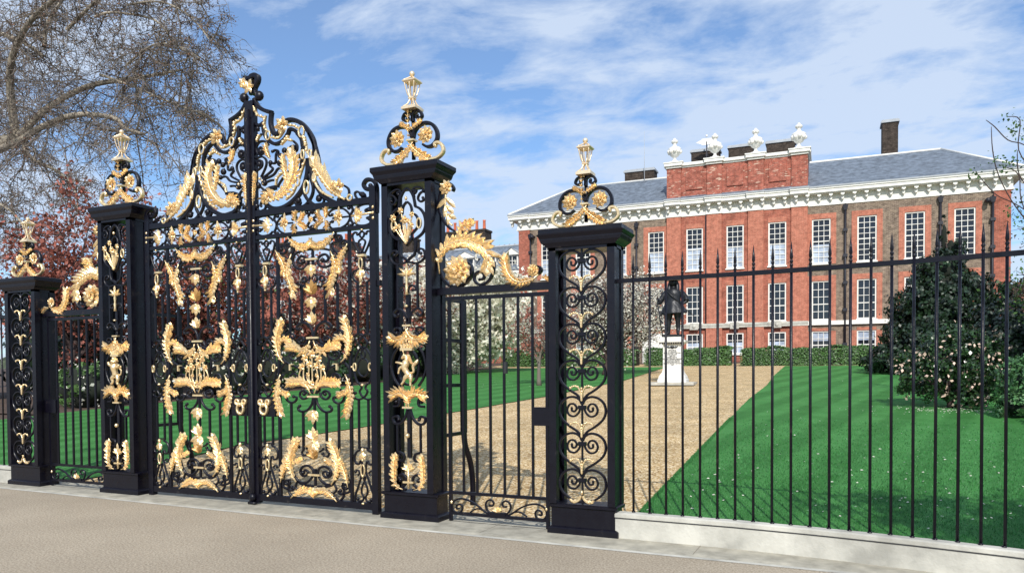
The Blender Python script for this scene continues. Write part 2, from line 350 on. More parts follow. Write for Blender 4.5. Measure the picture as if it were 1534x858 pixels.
# tarmac forecourt with pinkish chippings
m, t, b = node_mat('pale_tarmac'); tcn = t.nodes.new('ShaderNodeTexCoord'); V_ = tcn.outputs['Object']
n = noise(t, 55, 3, .7, V_); r = ramp(t, n.outputs[0], (.30, (.20, .16, .115)), (.5, (.385, .325, .245)), (.70, (.54, .465, .355)))
n2_ = noise(t, .55, 5, .6, V_); r2 = ramp(t, n2_.outputs[0], (.3, (.84, .83, .82)), (.7, (1.1, 1.1, 1.1))); mm = mixc(t, r.outputs[0], r2.outputs[0])
n4 = noise(t, 2.2, 8, .7, V_, .6); r4 = ramp(t, n4.outputs[0], (.62, (1, 1, 1)), (.74, (.84, .82, .80))); mm = mixc(t, mm.outputs[0], r4.outputs[0])
t.links.new(mm.outputs[0], b.inputs['Base Color']); mpn = t.nodes.new('ShaderNodeMapping'); mpn.inputs['Scale'].default_value = (1, 1.0, 1); t.links.new(V_, mpn.inputs[0]); nb = noise(t, 34, 3, .6, mpn.outputs[0]); bump(t, b, nb.outputs[0], .55, .012); M['tarmac'] = m
# gravel
m, t, b = node_mat('golden_gravel'); tcn = t.nodes.new('ShaderNodeTexCoord'); V_ = tcn.outputs['Object']
vo = t.nodes.new('ShaderNodeTexVoronoi'); vo.inputs['Scale'].default_value = 42; t.links.new(V_, vo.inputs[0])
sp_ = t.nodes.new('ShaderNodeSeparateColor'); t.links.new(vo.outputs['Color'], sp_.inputs[0])
r = ramp(t, sp_.outputs[0], (.0, (.24, .13, .05)), (.35, (.52, .355, .165)), (.7, (.67, .49, .255)), (1., (.92, .79, .55)))
n2_ = noise(t, 1.3, 5, .6, V_); r2 = ramp(t, n2_.outputs[0], (.3, (.72, .72, .72)), (.7, (1.12, 1.12, 1.12))); mm = mixc(t, r.outputs[0], r2.outputs[0]); t.links.new(mm.outputs[0], b.inputs['Base Color'])
bump(t, b, vo.outputs['Distance'], .8, .02); b.inputs['Roughness'].default_value = .9; M['gravel'] = m
# mown grass, with the mower's stripes
m, t, b = node_mat('mown_grass', .8); tcn = t.nodes.new('ShaderNodeTexCoord'); V_ = tcn.outputs['Object']
mp_ = t.nodes.new('ShaderNodeMapping'); mp_.inputs['Rotation'].default_value = (0, 0, rad(10)); t.links.new(V_, mp_.inputs[0])
wv = t.nodes.new('ShaderNodeTexWave'); wv.wave_type = 'BANDS'; wv.bands_direction = 'X'; wv.inputs['Scale'].default_value = .30; wv.inputs['Distortion'].default_value = .25; wv.inputs['Detail'].default_value = 1; t.links.new(mp_.outputs[0], wv.inputs[0])
rs = ramp(t, wv.outputs[0], (.30, (.042, .178, .040)), (.70, (.060, .228, .058)))
n = noise(t, 1.6, 7, .7, V_); r2 = ramp(t, n.outputs[0], (.3, (.70, .80, .62)), (.7, (1.28, 1.14, 1.2))); mm = mixc(t, rs.outputs[0], r2.outputs[0])
mpg = t.nodes.new('ShaderNodeMapping'); mpg.inputs['Scale'].default_value = (1, .55, 1); t.links.new(V_, mpg.inputs[0]); n3 = noise(t, 75, 4, .75, mpg.outputs[0]); r3 = ramp(t, n3.outputs[0], (.30, (.45, .50, .42)), (.5, (1, 1, 1)), (.72, (1.5, 1.45, 1.35))); m3 = mixc(t, mm.outputs[0], r3.outputs[0])
t.links.new(m3.outputs[0], b.inputs['Base Color']); bump(t, b, n3.outputs[0], .7, .03); M['grass'] = m
M['earth'] = mat('bare_earth', (.075, .045, .03), .95, var=.4, vscale=4, bump=.5, bscale=12)
M['kerb'] = mat('kerb_stone', (.36, .335, .27), .88, var=.26, vscale=5, bump=.2, bscale=40, detail=8)
M['verge'] = mat('dusty_gravel_edge', (.50, .47, .38), .95, var=.12, vscale=7, bump=.3, bscale=60)
b_ = MB(); ys = [-60, .3, 21, 52, 400, 1500]; v = []
for y in ys: v += [(-900, y, gz(y)-.03), (900, y, gz(y)-.03)]
b_.add(v, [(2*i, 2*i+1, 2*i+3, 2*i+2) for i in range(5)]); structure('ground', b_, M['earth'])
b_ = MB(); b_.add([(-60, -40, 0), (40, -40, 0), (40, -.30, 0), (-60, -.30, 0)], [(0, 1, 2, 3)]); structure('forecourt_pavement', b_, M['tarmac'])
b_ = MB(); v = []; KX = [(-30, -.20), (-14, -.26), (-10.4, -.30), (-7, -.37), (-3.9, -.42), (-1.94, -.455), (0, -.47), (2, -.55), (9, -.9)]
for x, y in KX: v += [(x, y-.07, .004), (x, y, .014), (x, .34, .014)]
b_.add(v, [(3*i+j, 3*i+3+j, 3*i+4+j, 3*i+1+j) for i in range(len(KX)-1) for j in range(2)]); structure('kerb_strip', b_, M['kerb'])
b_ = MB(); xx = -24.
while xx < 4:                     # joints between the kerb stones, and the white edge line of the stones
    yk = float(np.interp(xx, [q[0] for q in KX], [q[1] for q in KX])); b_.add([(xx, yk-.02, .0165), (xx+.003, yk-.02, .0165), (xx+.003, .33, .0165), (xx, .33, .0165)], [(0, 1, 2, 3)]); xx += 1.9+.3*math.sin(xx*3)
structure('kerb_joints', b_, M['earth'])
b_ = MB(); v = []
for k, (x, y) in enumerate(KX): v += [(x, y-.115, .003), (x, y-.066, .0075)]
b_.add(v, [(2*i, 2*i+2, 2*i+3, 2*i+1) for i in range(len(KX)-1)]); structure('kerb_edge', b_, M['stone'])
YL = [1.66, 3.96, 4.9, 6.6, 10.4, 15.4, 22, 35]; XL = [-10.5, -10.85, -10.55, -10.15, -9.5, -8.8, -8.5, -10.0]
YR = [.34, 1.15, 14, 20, 27, 37]; XR = [-2.08, -2.17, -2.70, -2.78, -3.2, -3.64]
ys = sorted(set([.34, .6, 1, 1.5]+list(np.arange(2, 44, .5))+[21.]))
def xl(y): return float(np.interp(y, YL, XL)) if y > 1.66 else -10.5
def xr(y): return float(np.interp(y, YR, XR))
sheet('gravel_path', [(y, xl(y)-.3 if y < 37.3 else -24, xr(y)+.3 if y < 37.3 else 24) for y in ys], .0, M['gravel'])
b_ = MB(); b_.add([(-40, .341, 0.016), (-10.5, .341, 0.016), (-10.5, .30, .012), (-40, .30, .012)], [(0, 3, 2, 1)])
rag = random.Random(5)
yr = sorted(set([.31]+list(np.arange(.5, 37.6, .35))+[21.]))
sheet('lawn_right', [(y, xr(y)+rag.uniform(-.012, .012), 26) for y in yr], .02, M['grass'])
sheet('lawn_left', [(y, -21.8 if y < 9 else float(np.interp(y, [9, 12, 20, 33, 38], [-21.8, -21.3, -19, -21.5, -21])), xl(y)+rag.uniform(-.015, .015) if y > 1.4 else -10.5) for y in yr], .02, M['grass'])
# low wooded rise that closes the view behind everything
b_ = MB(); v = []; K_ = 60
for k in range(K_+1):
    x = -600+1200*k/K_; h = 10+5*math.sin(k*.9)+3*math.sin(k*2.3); v += [(x, 330, 1), (x, 350, h), (x, 420, h+2), (x, 430, 1)]
b_.add(v, [(4*i+j, 4*i+4+j, 4*i+5+j, 4*i+1+j) for i in range(K_) for j in range(3)])
M['farwood'] = mat('distant_wood', (.05, .065, .035), .95, var=.5, vscale=.2, bump=1, bscale=.6)
structure('wooded_hill', b_, M['farwood'])

# ================================================================ PALACE
PALZ = 1.85; PR = rad(1.8)
pal = thing('palace', (-8, 48, PALZ), 'long red brick palace with a white cornice and four stone urns on its attic', 'palace', rz=PR)
PK = Kit(pal, (0, 0, PALZ))
WX = [-13.85+2.802*k for k in range(11)]      # window axes
UP = (8.77, 11.77); LO = (4.96, 7.60); BA = (2.75, 4.22)
WT = 12.66
def wall(mb, s0, s1, z0, z1, yf, yb, cols):
    x = s0
    for cx, hw, ops in cols:
        mb.box(x, cx-hw, yf, yb, z0, z1); z = z0
        for a, c in ops: mb.box(cx-hw, cx+hw, yf, yb, z, a); z = c
        mb.box(cx-hw, cx+hw, yf, yb, z, z1); x = cx+hw
    mb.box(x, s1, yf, yb, z0, z1)
cols = lambda lo, hi: [(x, .585, [BA, LO, UP]) for x in WX if lo < x < hi]
b = MB(); wall(b, -15.37, -4.61, PALZ-.4, WT, 0, .35, cols(-15.3, -4.7)); PK.part('brown_brick_wall', b, 'brown')
b = MB(); wall(b, 4.91, 15.71, PALZ-.4, WT, 0, .35, cols(4.9, 15.7)); PK.part('brown_brick_wall', b, 'brown')
b = MB(); wall(b, -4.61, 4.91, PALZ-.4, WT, -.15, .35, cols(-4.6, 4.9)); PK.part('red_brick_centre', b, 'red')
b = MB(); b.box(-16.29, 16.63, .4, 15, PALZ-.4, 13.0); PK.part('building_core', b, 'dark')
for x0, x1 in ((-16.29, -15.37), (15.71, 16.63)):
    b = MB(); b.box(x0, x1, -.12, .9, PALZ-.4, WT); PK.part('corner_pier', b, 'red')
for x in (-16.29, 16.63):
    b = MB(); b.box(min(x, x+(.35 if x < 0 else -.35)), max(x, x+(.35 if x < 0 else -.35)), .9, 15, PALZ-.4, WT); PK.part('end_wall', b, 'brown')
PIL = ((-4.61, -3.60), (-1.78, -.74), (1.04, 2.07), (3.87, 4.91))
for x0, x1 in PIL:
    b = MB(); b.box(x0, x1, -.30, -.15, 4.92, WT); b.box(x0-.04, x1+.04, -.34, -.15, PALZ-.4, 4.60); PK.part('pilaster', b, 'rub')
# string course
for xa, xb in ((-16.36, -4.61), (4.91, 16.70)): b = MB(); b.box(xa, xb, -.17, 0, 4.62, 4.90); PK.part('white_band', b, 'white')
b = MB(); b.box(-4.66, 4.96, -.39, -.15, 4.76, 4.92); b.box(-4.63, 4.93, -.36, -.15, 4.60, 4.757); PK.part('string_course', b, 'stone')
# window kinds: frame, glass, blind
def window(cx, z0, z1, rows, blind, front, kind):
    yf = front+.10; hw = .585
    f = MB(); t_ = .085
    f.box(cx-hw, cx-hw+t_, yf-.07, yf+.05, z0, z1); f.box(cx+hw-t_, cx+hw, yf-.07, yf+.05, z0, z1); f.box(cx-hw+t_, cx+hw-t_, yf-.07, yf+.05, z1-t_, z1); f.box(cx-hw+t_, cx+hw-t_, yf-.07, yf+.05, z0, z0+t_)
    f.box(cx-hw-.06, cx+hw+.06, front-.10, yf-.072, z0-.09, z0-.002)
    for k in (1, 2): x = cx-hw+t_+(2*hw-2*t_)*k/3; f.box(x-.018, x+.018, yf-.03, yf+.015, z0+t_, z1-t_)
    for k in range(1, rows):
        z = z0+t_+(z1-z0-2*t_)*k/rows; h = .032 if k == rows//2 else .018
        f.box(cx-hw+t_, cx+hw-t_, yf-.035, yf+.012, z-h, z+h)
    fo = PK.part('window', f, 'white')
    g = MB(); g.box(cx-hw+.01, cx+hw-.01, yf+.018, yf+.03, z0+.01, z1-.01); PK.part('pane', g, 'glass', fo)
    if blind:
        g = MB(); a, c = blind; g.box(cx-hw+t_, cx+hw-t_, yf+.013, yf+.0165, z0+(z1-z0)*a, z0+(z1-z0)*c); PK.part('blind', g, 'blind', fo)
    return fo
for k, x in enumerate(WX):
    ctr = -4.6 < x < 4.9; fr = -.15 if ctr else 0
    w_ = window(x, *UP, 8, (.03, .49-.06*(k % 3 == 1)+.10*(k == 4)) if k not in (8, 9, 10) else None, fr, 'up')
    w2 = window(x, *LO, 5, None, fr, 'lo')
    w3 = window(x, *BA, 3, ((.55, .97) if k > 6 else (.05, .55)), fr, 'ba') 
    if not ctr:
        for (z0, z1), q in ((UP, w_), (LO, w2), (BA, w3)):
            s_ = MB(); e = .03
            for sg in (-1, 1):
                xa, xb = sorted((x+sg*.585, x+sg*.93)); s_.box(xa, xb, -e, 0, z0-.05 if q is not w3 else PALZ, z1+.36 if z1 < 12 and q is not w3 else z1)
            s_.box(x-.585, x+.585, -e, 0, z1, z1+(.36 if q is not w3 else .2)); PK.part('red_brick_surround', s_, 'rub', q)
    else:
        for (zt_, h_), q in (((UP[1], .34), w_), ((LO[1], .30), w2)): s_ = MB(); s_.box(x-.60, x+.60, -.175, -.15, zt_, zt_+h_); PK.part('gauged_brick_head', s_, 'rub', q)
for x in (WX[5], WX[6], WX[4]):      # small carved panels under the main windows
    b = MB(); b.box(x-.30, x+.30, -.46, -.392, 4.50, 4.97); b.sphere(x, -.48, 4.73, .12, .05, .14, 10, 6); PK.part('carved_panel', b, 'stone')
# cornice: frieze, modillions, corona, gutter
SEG = [(-16.38, -15.30, -.12), (-15.30, -4.66, 0)]
for k, (x0, x1) in enumerate(PIL):
    SEG.append((x0-.05, x1+.05, -.30))
    if k < 3: SEG.append((x1+.05, PIL[k+1][0]-.05, -.15))
SEG += [(4.96, 15.64, 0), (15.64, 16.72, -.12)]
b = MB(); b2 = MB(); b3 = MB()
for k, (x0, x1, y) in enumerate(SEG):
    e0 = .0 if k else .06; e1 = 0 if k < len(SEG)-1 else .06
    b.box(x0-e0, x1+e1, y-.05, .3, WT, WT+.10); b.box(x0, x1, y-.025, .3, WT+.10, 13.38)
    a0 = -16.95 if k == 0 else x0; a1 = 17.28 if k == len(SEG)-1 else x1
    b.box(a0+(.12 if k == 0 else 0), a1-(.12 if k == len(SEG)-1 else 0), y-.46, .3, 13.38, 13.44); b2.box(a0, a1, y-.54, .3, 13.44, 13.66); b2.box(a0-.03, a1+.03, y-.60, .3, 13.66, 13.76); b3.box(a0-.05, a1+.05, y-.64, .6, 13.76, 13.86)
# returns of the cornice along the end walls
for sx, x in ((-1, -16.35), (1, 16.69)):
    xa, xb = sorted((x+sx*.59, x-sx*.2)); b2.box(xa, xb, .3, 15.2, 13.44, 13.66); b.box(min(x, x-sx*.3), max(x, x-sx*.3), .3, 15, WT, 13.38); b3.box(min(x+sx*.65, x), max(x+sx*.65, x), .6, 15.3, 13.76, 13.86)
PK.part('frieze', b, 'white'); PK.part('corona', b2, 'white'); PK.part('lead_gutter', b3, 'lead')
def modillion(x, y):
    b = MB(); b.box(x-.12, x+.12, y-.40, y-.03, 13.24, 13.378); b.box(x-.085, x+.085, y-.24, y-.03, 13.02, 13.238); b.sphere(x, y-.34, 13.22, .085, .08, .07, 8, 5); b.sphere(x, y-.17, 12.99, .085, .09, .08, 8, 5)
    return b
x = -16.75
ml = []
while x < 17.25: ml.append(x); x += .722
first = None
for x in ml:
    y = 0
    for x0, x1, yy in SEG:
        if x0 <= x < x1: y = yy
    if x < -16.38 or x > 16.72: y = -.12
    if first is None:
        first = PK.part('modillion', modillion(0, 0), 'white'); first.location = (x, y, 0)
    else:
        c = first.copy(); C.objects.link(c); c.location = (x, y, 0)
# hipped roof
ez = 13.86; rz = 16.88
b = MB(); b.add([(-16.98, -.62, ez), (17.31, -.62, ez), (17.31, 15.3, ez), (-16.98, 15.3, ez), (-13.35, 5, rz), (13.4, 5, rz), (13.4, 9.6, rz), (-13.35, 9.6, rz)],
    [(0, 1, 5, 4), (1, 2, 6, 5), (2, 3, 7, 6), (3, 0, 4, 7), (4, 5, 6, 7), (3, 2, 1, 0)]); roof = PK.part('slate_roof', b, 'slate')
b = MB()
for p, q in (((-13.35, 5, rz), (13.4, 5, rz)), ((17.27, -.58, ez+.03), (13.4, 5, rz)), ((-16.94, -.58, ez+.03), (-13.35, 5, rz)), ((17.27, 15.2, ez), (13.4, 9.6, rz)), ((-16.94, 15.2, ez), (-13.35, 9.6, rz))): b.tube([p, q], .085, 6)
PK.part('lead_flashing', b, 'white', roof)
# attic block over the centre
b = MB(); b.box(-4.61, 4.91, -.10, 2.2, 13.87, 16.18); at = PK.part('attic', b, 'attic')
for x0, x1 in PIL: b = MB(); b.box(x0, x1, -.24, -.10, 13.87, 16.18); PK.part('attic_pilaster', b, 'attic', at)
for k in range(3):
    x0 = PIL[k][1]+.34; x1 = PIL[k+1][0]-.34; b = MB(); b.box(x0, x1, -.19, -.10, 14.55, 15.85); PK.part('raised_panel', b, 'attic', at)
b = MB(); 
b.box(-4.80, 5.10, -.28, 2.35, 16.30, 16.50); b.box(-4.67, 4.97, -.16, 2.27, 16.18, 16.30)
for x0, x1 in PIL: b.box(x0-.14, x1+.14, -.46, -.283, 16.32, 16.52); b.box(x0-.2, x1+.2, -.50, .9, 16.523, 16.60); b.box(x0-.05, x1+.05, -.34, -.163, 16.18, 16.318)
PK.part('attic_cornice', b, 'white')
def urn(x):
    b = MB(); z = 16.60; y = .2
    b.box(x-.30, x+.30, y-.30, y+.30, z, z+.14); b.box(x-.36, x+.36, y-.2, y+.2, z, z+.06)
    b.lathe(x, y, [(z+.14, .26), (z+.20, .22), (z+.30, .11), (z+.42, .10), (z+.48, .16), (z+.56, .28), (z+.72, .38), (z+.92, .45), (z+1.04, .47), (z+1.12, .44), (z+1.18, .33), (z+1.24, .20), (z+1.34, .12), (z+1.42, .11), (z+1.46, .16)], 18)
    for k in range(9):
        a = 2*math.pi*k/9; b.sphere(x+.41*math.cos(a), y+.41*math.sin(a), z+.84+.04*(k%2), .15, .15, .15, 6, 4)
        b.sphere(x+.15*math.cos(a), y+.15*math.sin(a), z+1.60, .10, .10, .12, 6, 4)
    b.sphere(x, y, z+1.60, .20, .20, .17, 10, 6); b.sphere(x, y, z+1.76, .12, .12, .10, 8, 5)
    return PK.part('urn', b, 'urn')
for x in (-4.12, -1.27, 1.50, 4.32): urn(x)
def stack(x0, x1, y0, y1, z0, z1):
    b = MB(); b.box(x0, x1, y0, y1, z0, z1-.22); o = PK.part('chimney_stack', b, 'stackb'); b = MB(); b.box(x0-.09, x1+.09, y0-.09, y1+.09, z1-.22, z1-.08); b.box(x0-.03, x1+.03, y0-.03, y1+.03, z1-.08, z1); PK.part('chimney_cap', b, 'lead', o)
stack(-9.15, -6.75, 5.4, 6.6, 15, 17.95); stack(-4.0, -1.85, 6.6, 7.8, 16, 19.3); stack(-1.1, .75, 6.6, 7.8, 16, 19.3); stack(1.75, 3.8, 6.6, 7.8, 16, 19.3); stack(9.80, 10.83, 6.2, 7.6, 15, 19.72)
b = MB(); b.tube([(-7.35, 4.6, 16), (-7.35, 4.6, 18), (-7.35, 4.6, 20.7)], [.035, .025, .012], 6); PK.part('radio_mast', b, 'lead')
b = MB(); b.tube([(-2.62, 5.5, 16.8), (-2.62, 5.5, 19.5)], .05, 6); 
for a in (-.5, .5): b.tube([(-2.62+a, 5.5, 17.3), (-2.62, 5.5, 18.7)], .02, 4)
vp = PK.part('weather_vane', b, 'pipe'); b = MB(); b.box(-3.0, -1.9, 5.48, 5.52, 19.25, 19.75); b.sphere(-2.62, 5.5, 19.95, .09); b.add([(-3.45, 5.48, 19.5), (-3.0, 5.48, 19.32), (-3.0, 5.48, 19.68), (-3.45, 5.52, 19.5), (-3.0, 5.52, 19.32), (-3.0, 5.52, 19.68)], [(0, 1, 2), (5, 4, 3), (0, 3, 4, 1), (0, 2, 5, 3)]); PK.part('vane_arrow', b, 'white', vp)
for x, z1 in ((-15.30, 12.4), (-9.64, 12.5), (-6.88, 12.6), (-1.83, 12.6), (7.25, 12.65), (12.80, 12.65), (15.66, 12.4)):
    if x == -9.64: continue
    r = .045 if x == -1.83 else .075; y = -.27 if x == -1.83 else -.13
    b = MB(); b.tube([(x, y, PALZ), (x, y, z1)], r, 8)
    o = PK.part('downpipe', b, 'pipe'); b = MB()
    if r > .05:
        for z in (3.3, 5.6, 7.4, 9.2, 10.9): b.box(x-.14, x+.14, y-.10, y+.08, z-.10, z+.10)
        b.frustum(x, y, z1-.45, .10, .10, z1-.1, .17, .13)
        PK.part('pipe_collar', b, 'pipe', o)
for x in (-15.05, 15.35):
    b = MB(); b.box(x-.12, x+.12, -.34, 0, 12.05, 12.15); b.sphere(x, -.40, 12.05, .17, .20, .17, 8, 6); PK.part('floodlight', b, 'pipe')
# entrance behind the statue
b = MB(); x = WX[3]; b.box(x-.95, x+.95, -.34, -.032, PALZ, 4.34); b.box(x-.80, x+.80, -.36, -.342, PALZ+.1, 4.1)
PK.part('white_porch', b, 'white')
# sunk area railings in front of the wall
b = MB()
for k in range(84):
    x = -16.2+k*.145; b.box(x-.012, x+.012, -1.615, -1.585, PALZ, 3.05)
b.box(-16.3, -4.1, -1.62, -1.58, 2.93, 2.97); PK.part('area_railing', b, 'pipe')

# ================================================================ OLD WING BEHIND, WITH DORMERS AND CHIMNEYS
old = thing('old_range', (-45, 60, 2.3), 'older slate-roofed range with dormers and red chimney pots, behind the blossom left of the palace', 'building'); OK_ = Kit(old, (-45, 60, 2.3))
b = MB(); b.box(-64, -24, 60, 70, 1.5, 11.1); OK_.part('brick_wall', b, 'red')
b = MB(); b.box(-64.3, -23.8, 59.5, 70.4, 11.1, 11.45); OK_.part('white_eaves', b, 'white')
b = MB(); b.add([(-64.5, 59.4, 11.45), (-23.7, 59.4, 11.45), (-23.7, 70.6, 11.45), (-64.5, 70.6, 11.45), (-63, 61.6, 14.15), (-23.7, 61.6, 14.15), (-23.7, 68, 14.15), (-63, 68, 14.15)], [(0, 1, 5, 4), (1, 2, 6, 5), (2, 3, 7, 6), (3, 0, 4, 7), (4, 5, 6, 7)]); orf = OK_.part('slate_roof', b, 'slate')
b = MB(); b.tube([(-63, 61.6, 14.17), (-23.7, 61.6, 14.17)], .11, 6)
for k in range(70): b.box(-63+k*.56-.05, -63+k*.56+.05, 61.5, 61.7, 14.2, 14.33)
OK_.part('ridge_tiles', b, 'lead', orf)
def dormer(x, w, z0=11.6, z1=12.9):
    b = MB(); b.box(x-w, x-w+.12, 59.7, 61.5, z0, z1); b.box(x+w-.12, x+w, 59.7, 61.5, z0, z1); b.box(x-w+.12, x+w-.12, 59.7, 59.9, z1-.12, z1); b.box(x-w+.12, x+w-.12, 59.7, 59.9, z0, z0+.1)
    b.box(x-.03, x+.03, 59.72, 59.8, z0+.1, z1-.12)
    for z in (z0+.42, z0+.75): b.box(x-w+.12, x+w-.12, 59.73, 59.79, z-.02, z+.02)
    b.add([(x-w-.25, 59.5, z1), (x+w+.25, 59.5, z1), (x, 59.5, z1+.62), (x-w-.25, 59.62, z1), (x+w+.25, 59.62, z1), (x, 59.62, z1+.62)], [(0, 1, 2), (5, 4, 3), (0, 3, 4, 1), (1, 4, 5, 2), (2, 5, 3, 0)])
    o = OK_.part('dormer', b, 'white', None); g = MB(); g.box(x-w+.12, x+w-.12, 59.82, 59.84, z0+.1, z1-.12); OK_.part('pane', g, 'glass', o)
    g = MB(); g.add([(x-w-.3, 59.45, z1+.02), (x, 59.45, z1+.68), (x, 63, z1+.68), (x-w-.3, 62.4, z1+.02), (x+w+.3, 59.45, z1+.02), (x+w+.3, 62.4, z1+.02)], [(0, 1, 2, 3), (1, 4, 5, 2)]); OK_.part('dormer_roof', g, 'lead', o)
for x, w in ((-30.5, .62), (-32.75, .5), (-35.6, .95), (-38.8, .62), (-42.2, .62), (-45.6, .62), (-49.0, .62), (-52.4, .62), (-56, .62)): dormer(x, w)
def ochim(x0, x1, z1, pots, y=64):
    b = MB(); b.box(x0, x1, y, y+1.6, 11, z1-.2); b.box(x0-.08, x1+.08, y-.08, y+1.68, z1-.2, z1); o = OK_.part('chimney_stack', b, 'stackb')
    for k in range(pots):
        x = x0+.3+(x1-x0-.6)*k/max(1, pots-1); p = MB(); p.lathe(x, y+.5, [(z1, .2), (z1+.2, .17), (z1+.9, .15), (z1+1.0, .2)], 8); OK_.part('chimney_pot', p, 'pot', o)
ochim(-40.6, -35.6, 16.6, 6); ochim(-47.6, -44.5, 16.4, 5); ochim(-55.8, -52.6, 16.6, 4); ochim(-64, -62.3, 17.2, 3)
for x in (-27, -29.5, -32, -35, -38, -41, -44, -47, -50, -53, -56, -59):
    for z0, z1 in ((4, 6.2), (7.6, 9.8)):
        b = MB(); b.box(x-.6, x-.5, 59.9, 60, z0, z1); b.box(x+.5, x+.6, 59.9, 60, z0, z1); b.box(x-.5, x+.5, 59.9, 60, z1-.1, z1); b.box(x-.5, x+.5, 59.9, 60, z0, z0+.1); b.box(x-.03, x+.03, 59.93, 59.98, z0+.1, z1-.1); b.box(x-.5, x-.03, 59.94, 59.98, (z0+z1)/2-.03, (z0+z1)/2+.03); b.box(x+.03, x+.5, 59.94, 59.98, (z0+z1)/2-.03, (z0+z1)/2+.03)
        o = OK_.part('window', b, 'white'); b = MB(); b.box(x-.5, x+.5, 59.985, 59.995, z0+.1, z1-.1); OK_.part('pane', b, 'glass', o)
# ================================================================ GATES
XC = -6.65; WC = -5.74           # meeting line, axis of the wide panel of the right hand leaf
def narrow(K, cx, first, last, box):
    """one narrow panel with its axis at x = cx; ornament drawn once and mirrored about the axis"""
    c0 = -6.459; sh = lambda p: [(x-c0+cx, z) for x, z in p]; both = lambda p: (sh(p), mir(sh(p), cx))
    b = MB()
    for p in both([(-6.517,3.150),(-6.535,3.172),(-6.565,3.168),(-6.588,3.137),(-6.573,3.079),(-6.538,3.002),(-6.491,2.925),(-6.471,2.877)]): b.strip(p, .020, .022, ball=(.024, 0))
    for p in both([(-6.446,3.182),(-6.486,3.162),(-6.483,3.124),(-6.455,3.099),(-6.494,3.078),(-6.504,3.051),(-6.481,2.998),(-6.448,2.922)]): b.strip(p, .018, .022)
    b2 = MB(); b2.sphere(*[sh([(-6.443,3.193)])[0][k] for k in (0,)], -.02, sh([(-6.443,3.193)])[0][1], .014); b2.strip([(cx-.045, sh([(-6.449,2.908)])[0][1]), (cx+.045, sh([(-6.449,2.908)])[0][1])], .03, .05, n=1)
    for p in both([(-6.490,2.950),(-6.483,2.857),(-6.490,2.783),(-6.518,2.752)]): b.strip(p, .022, .022, ball=(0, .022))
    for p in both([(-6.540,2.888),(-6.559,2.857),(-6.525,2.846),(-6.504,2.868)]): b.strip(p, .018, .02, ball=(.024, 0))
    for p in both([(-6.524,2.746),(-6.573,2.739),(-6.596,2.686),(-6.563,2.633),(-6.512,2.605)]): b.strip(p, .022, .022, ball=(.02, 0))
    z1 = [(-6.443,2.568)][0][1]; b.strip([(cx-.06, z1), (cx+.06, z1)], .014, .02, n=1)
    K.part('scroll_crest', b, 'iron')
    b2.link_ring(cx, [(-6.438,2.817)][0][1], .024, .062, -.03, .013)
    for dx_, dz_, l, wd in ((0, -.01, .15, .05), (-.01, .0, .09, .05), (.01, .0, .09, .05)):
        z0 = [(-6.439,2.747)][0][1]; b2.petal(cx, z0, dx_*9, -.1, l, wd, -.03, .02, .01)
    for s_ in (-1, 1): b2.petal(cx, [(-6.441,2.678)][0][1], s_, .25, .065, .05, -.03, .02, .01); b2.petal(cx, [(-6.440,2.715)][0][1], s_, -.8, .06, .04, -.03, .02, .01)
    b2.sphere(cx, -.03, [(-6.441,2.641)][0][1], .02, .02, .035); b2.sphere(cx, -.03, [(-6.442,2.589)][0][1], .014)
    K.part('gilded_drop', b2, 'gold')
    # upper bars
    zt = [(-6.442,2.602)][0][1]; zb = [(-6.452,2.043)][0][1]
    for s_ in (-1, 1):
        b = MB(); b.box(cx+s_*.065-.0115, cx+s_*.065+.0115, -.011, .011, zb, zt); K.part('bar', b, 'iron')
    # knot of interlaced ovals about the middle
    b = MB(); c1 = -5.05; s2 = lambda p: [(x-c1+cx, z) for x, z in p]; bb = lambda p: (s2(p), mir(s2(p), cx))
    for p in bb([(-5.175,1.950),(-5.148,1.967),(-5.169,1.994),(-5.126,2.030),(-5.073,2.022),(-5.031,1.986),(-4.992,1.933),(-5.009,1.889),(-5.049,1.864)]): b.strip(p, .02, .022, ball=(.024, 0))
    for p in bb([(-5.043,1.886),(-5.096,1.861),(-5.145,1.787),(-5.176,1.682),(-5.169,1.576),(-5.133,1.488)]+[(-5.101,1.468),(-5.049,1.438),(-4.996,1.468)][0:1]+[(-5.075,1.429),(-5.103,1.389),(-5.082,1.346),(-5.045,1.315),(-4.987,1.296),(-4.929,1.312),(-4.913,1.347),(-4.939,1.368)]): b.strip(p, .02, .022, ball=(0, .024))
    b.strip([(cx+.028*math.cos(a), [(-5.044,1.803)][0][1]+.045*math.sin(a)) for a in np.linspace(0, 6.283, 10, endpoint=False)], .016, .02, closed=True)
    b.strip([(cx+.075*math.cos(a), [(-5.046,1.654)][0][1]+.10*math.sin(a)) for a in np.linspace(0, 6.283, 14, endpoint=False)], .016, .02, closed=True)
    K.part('scroll_knot', b, 'iron')
    b = MB(); zk = [(-5.046,1.663)][0][1]
    for s_ in (-1, 1): b.link_ring(cx+s_*.105, zk, .020, .042, -.018, .013); b.sphere(cx+s_*.148, -.015, zk, .013)
    b.sphere(cx, -.02, [(-5.054,1.460)][0][1], .022, .02, .016)
    K.part('gilded_links', b, 'gold')
    # lower bars
    zt = [(-5.109,1.297)][0][1] if not box else 1.10; zb = [(-5.039,0.758)][0][1]
    for s_ in (-1, 1):
        b = MB(); b.box(cx+s_*.065-.0115, cx+s_*.065+.0115, -.011, .011, zb-.02, zt); K.part('bar', b, 'iron')
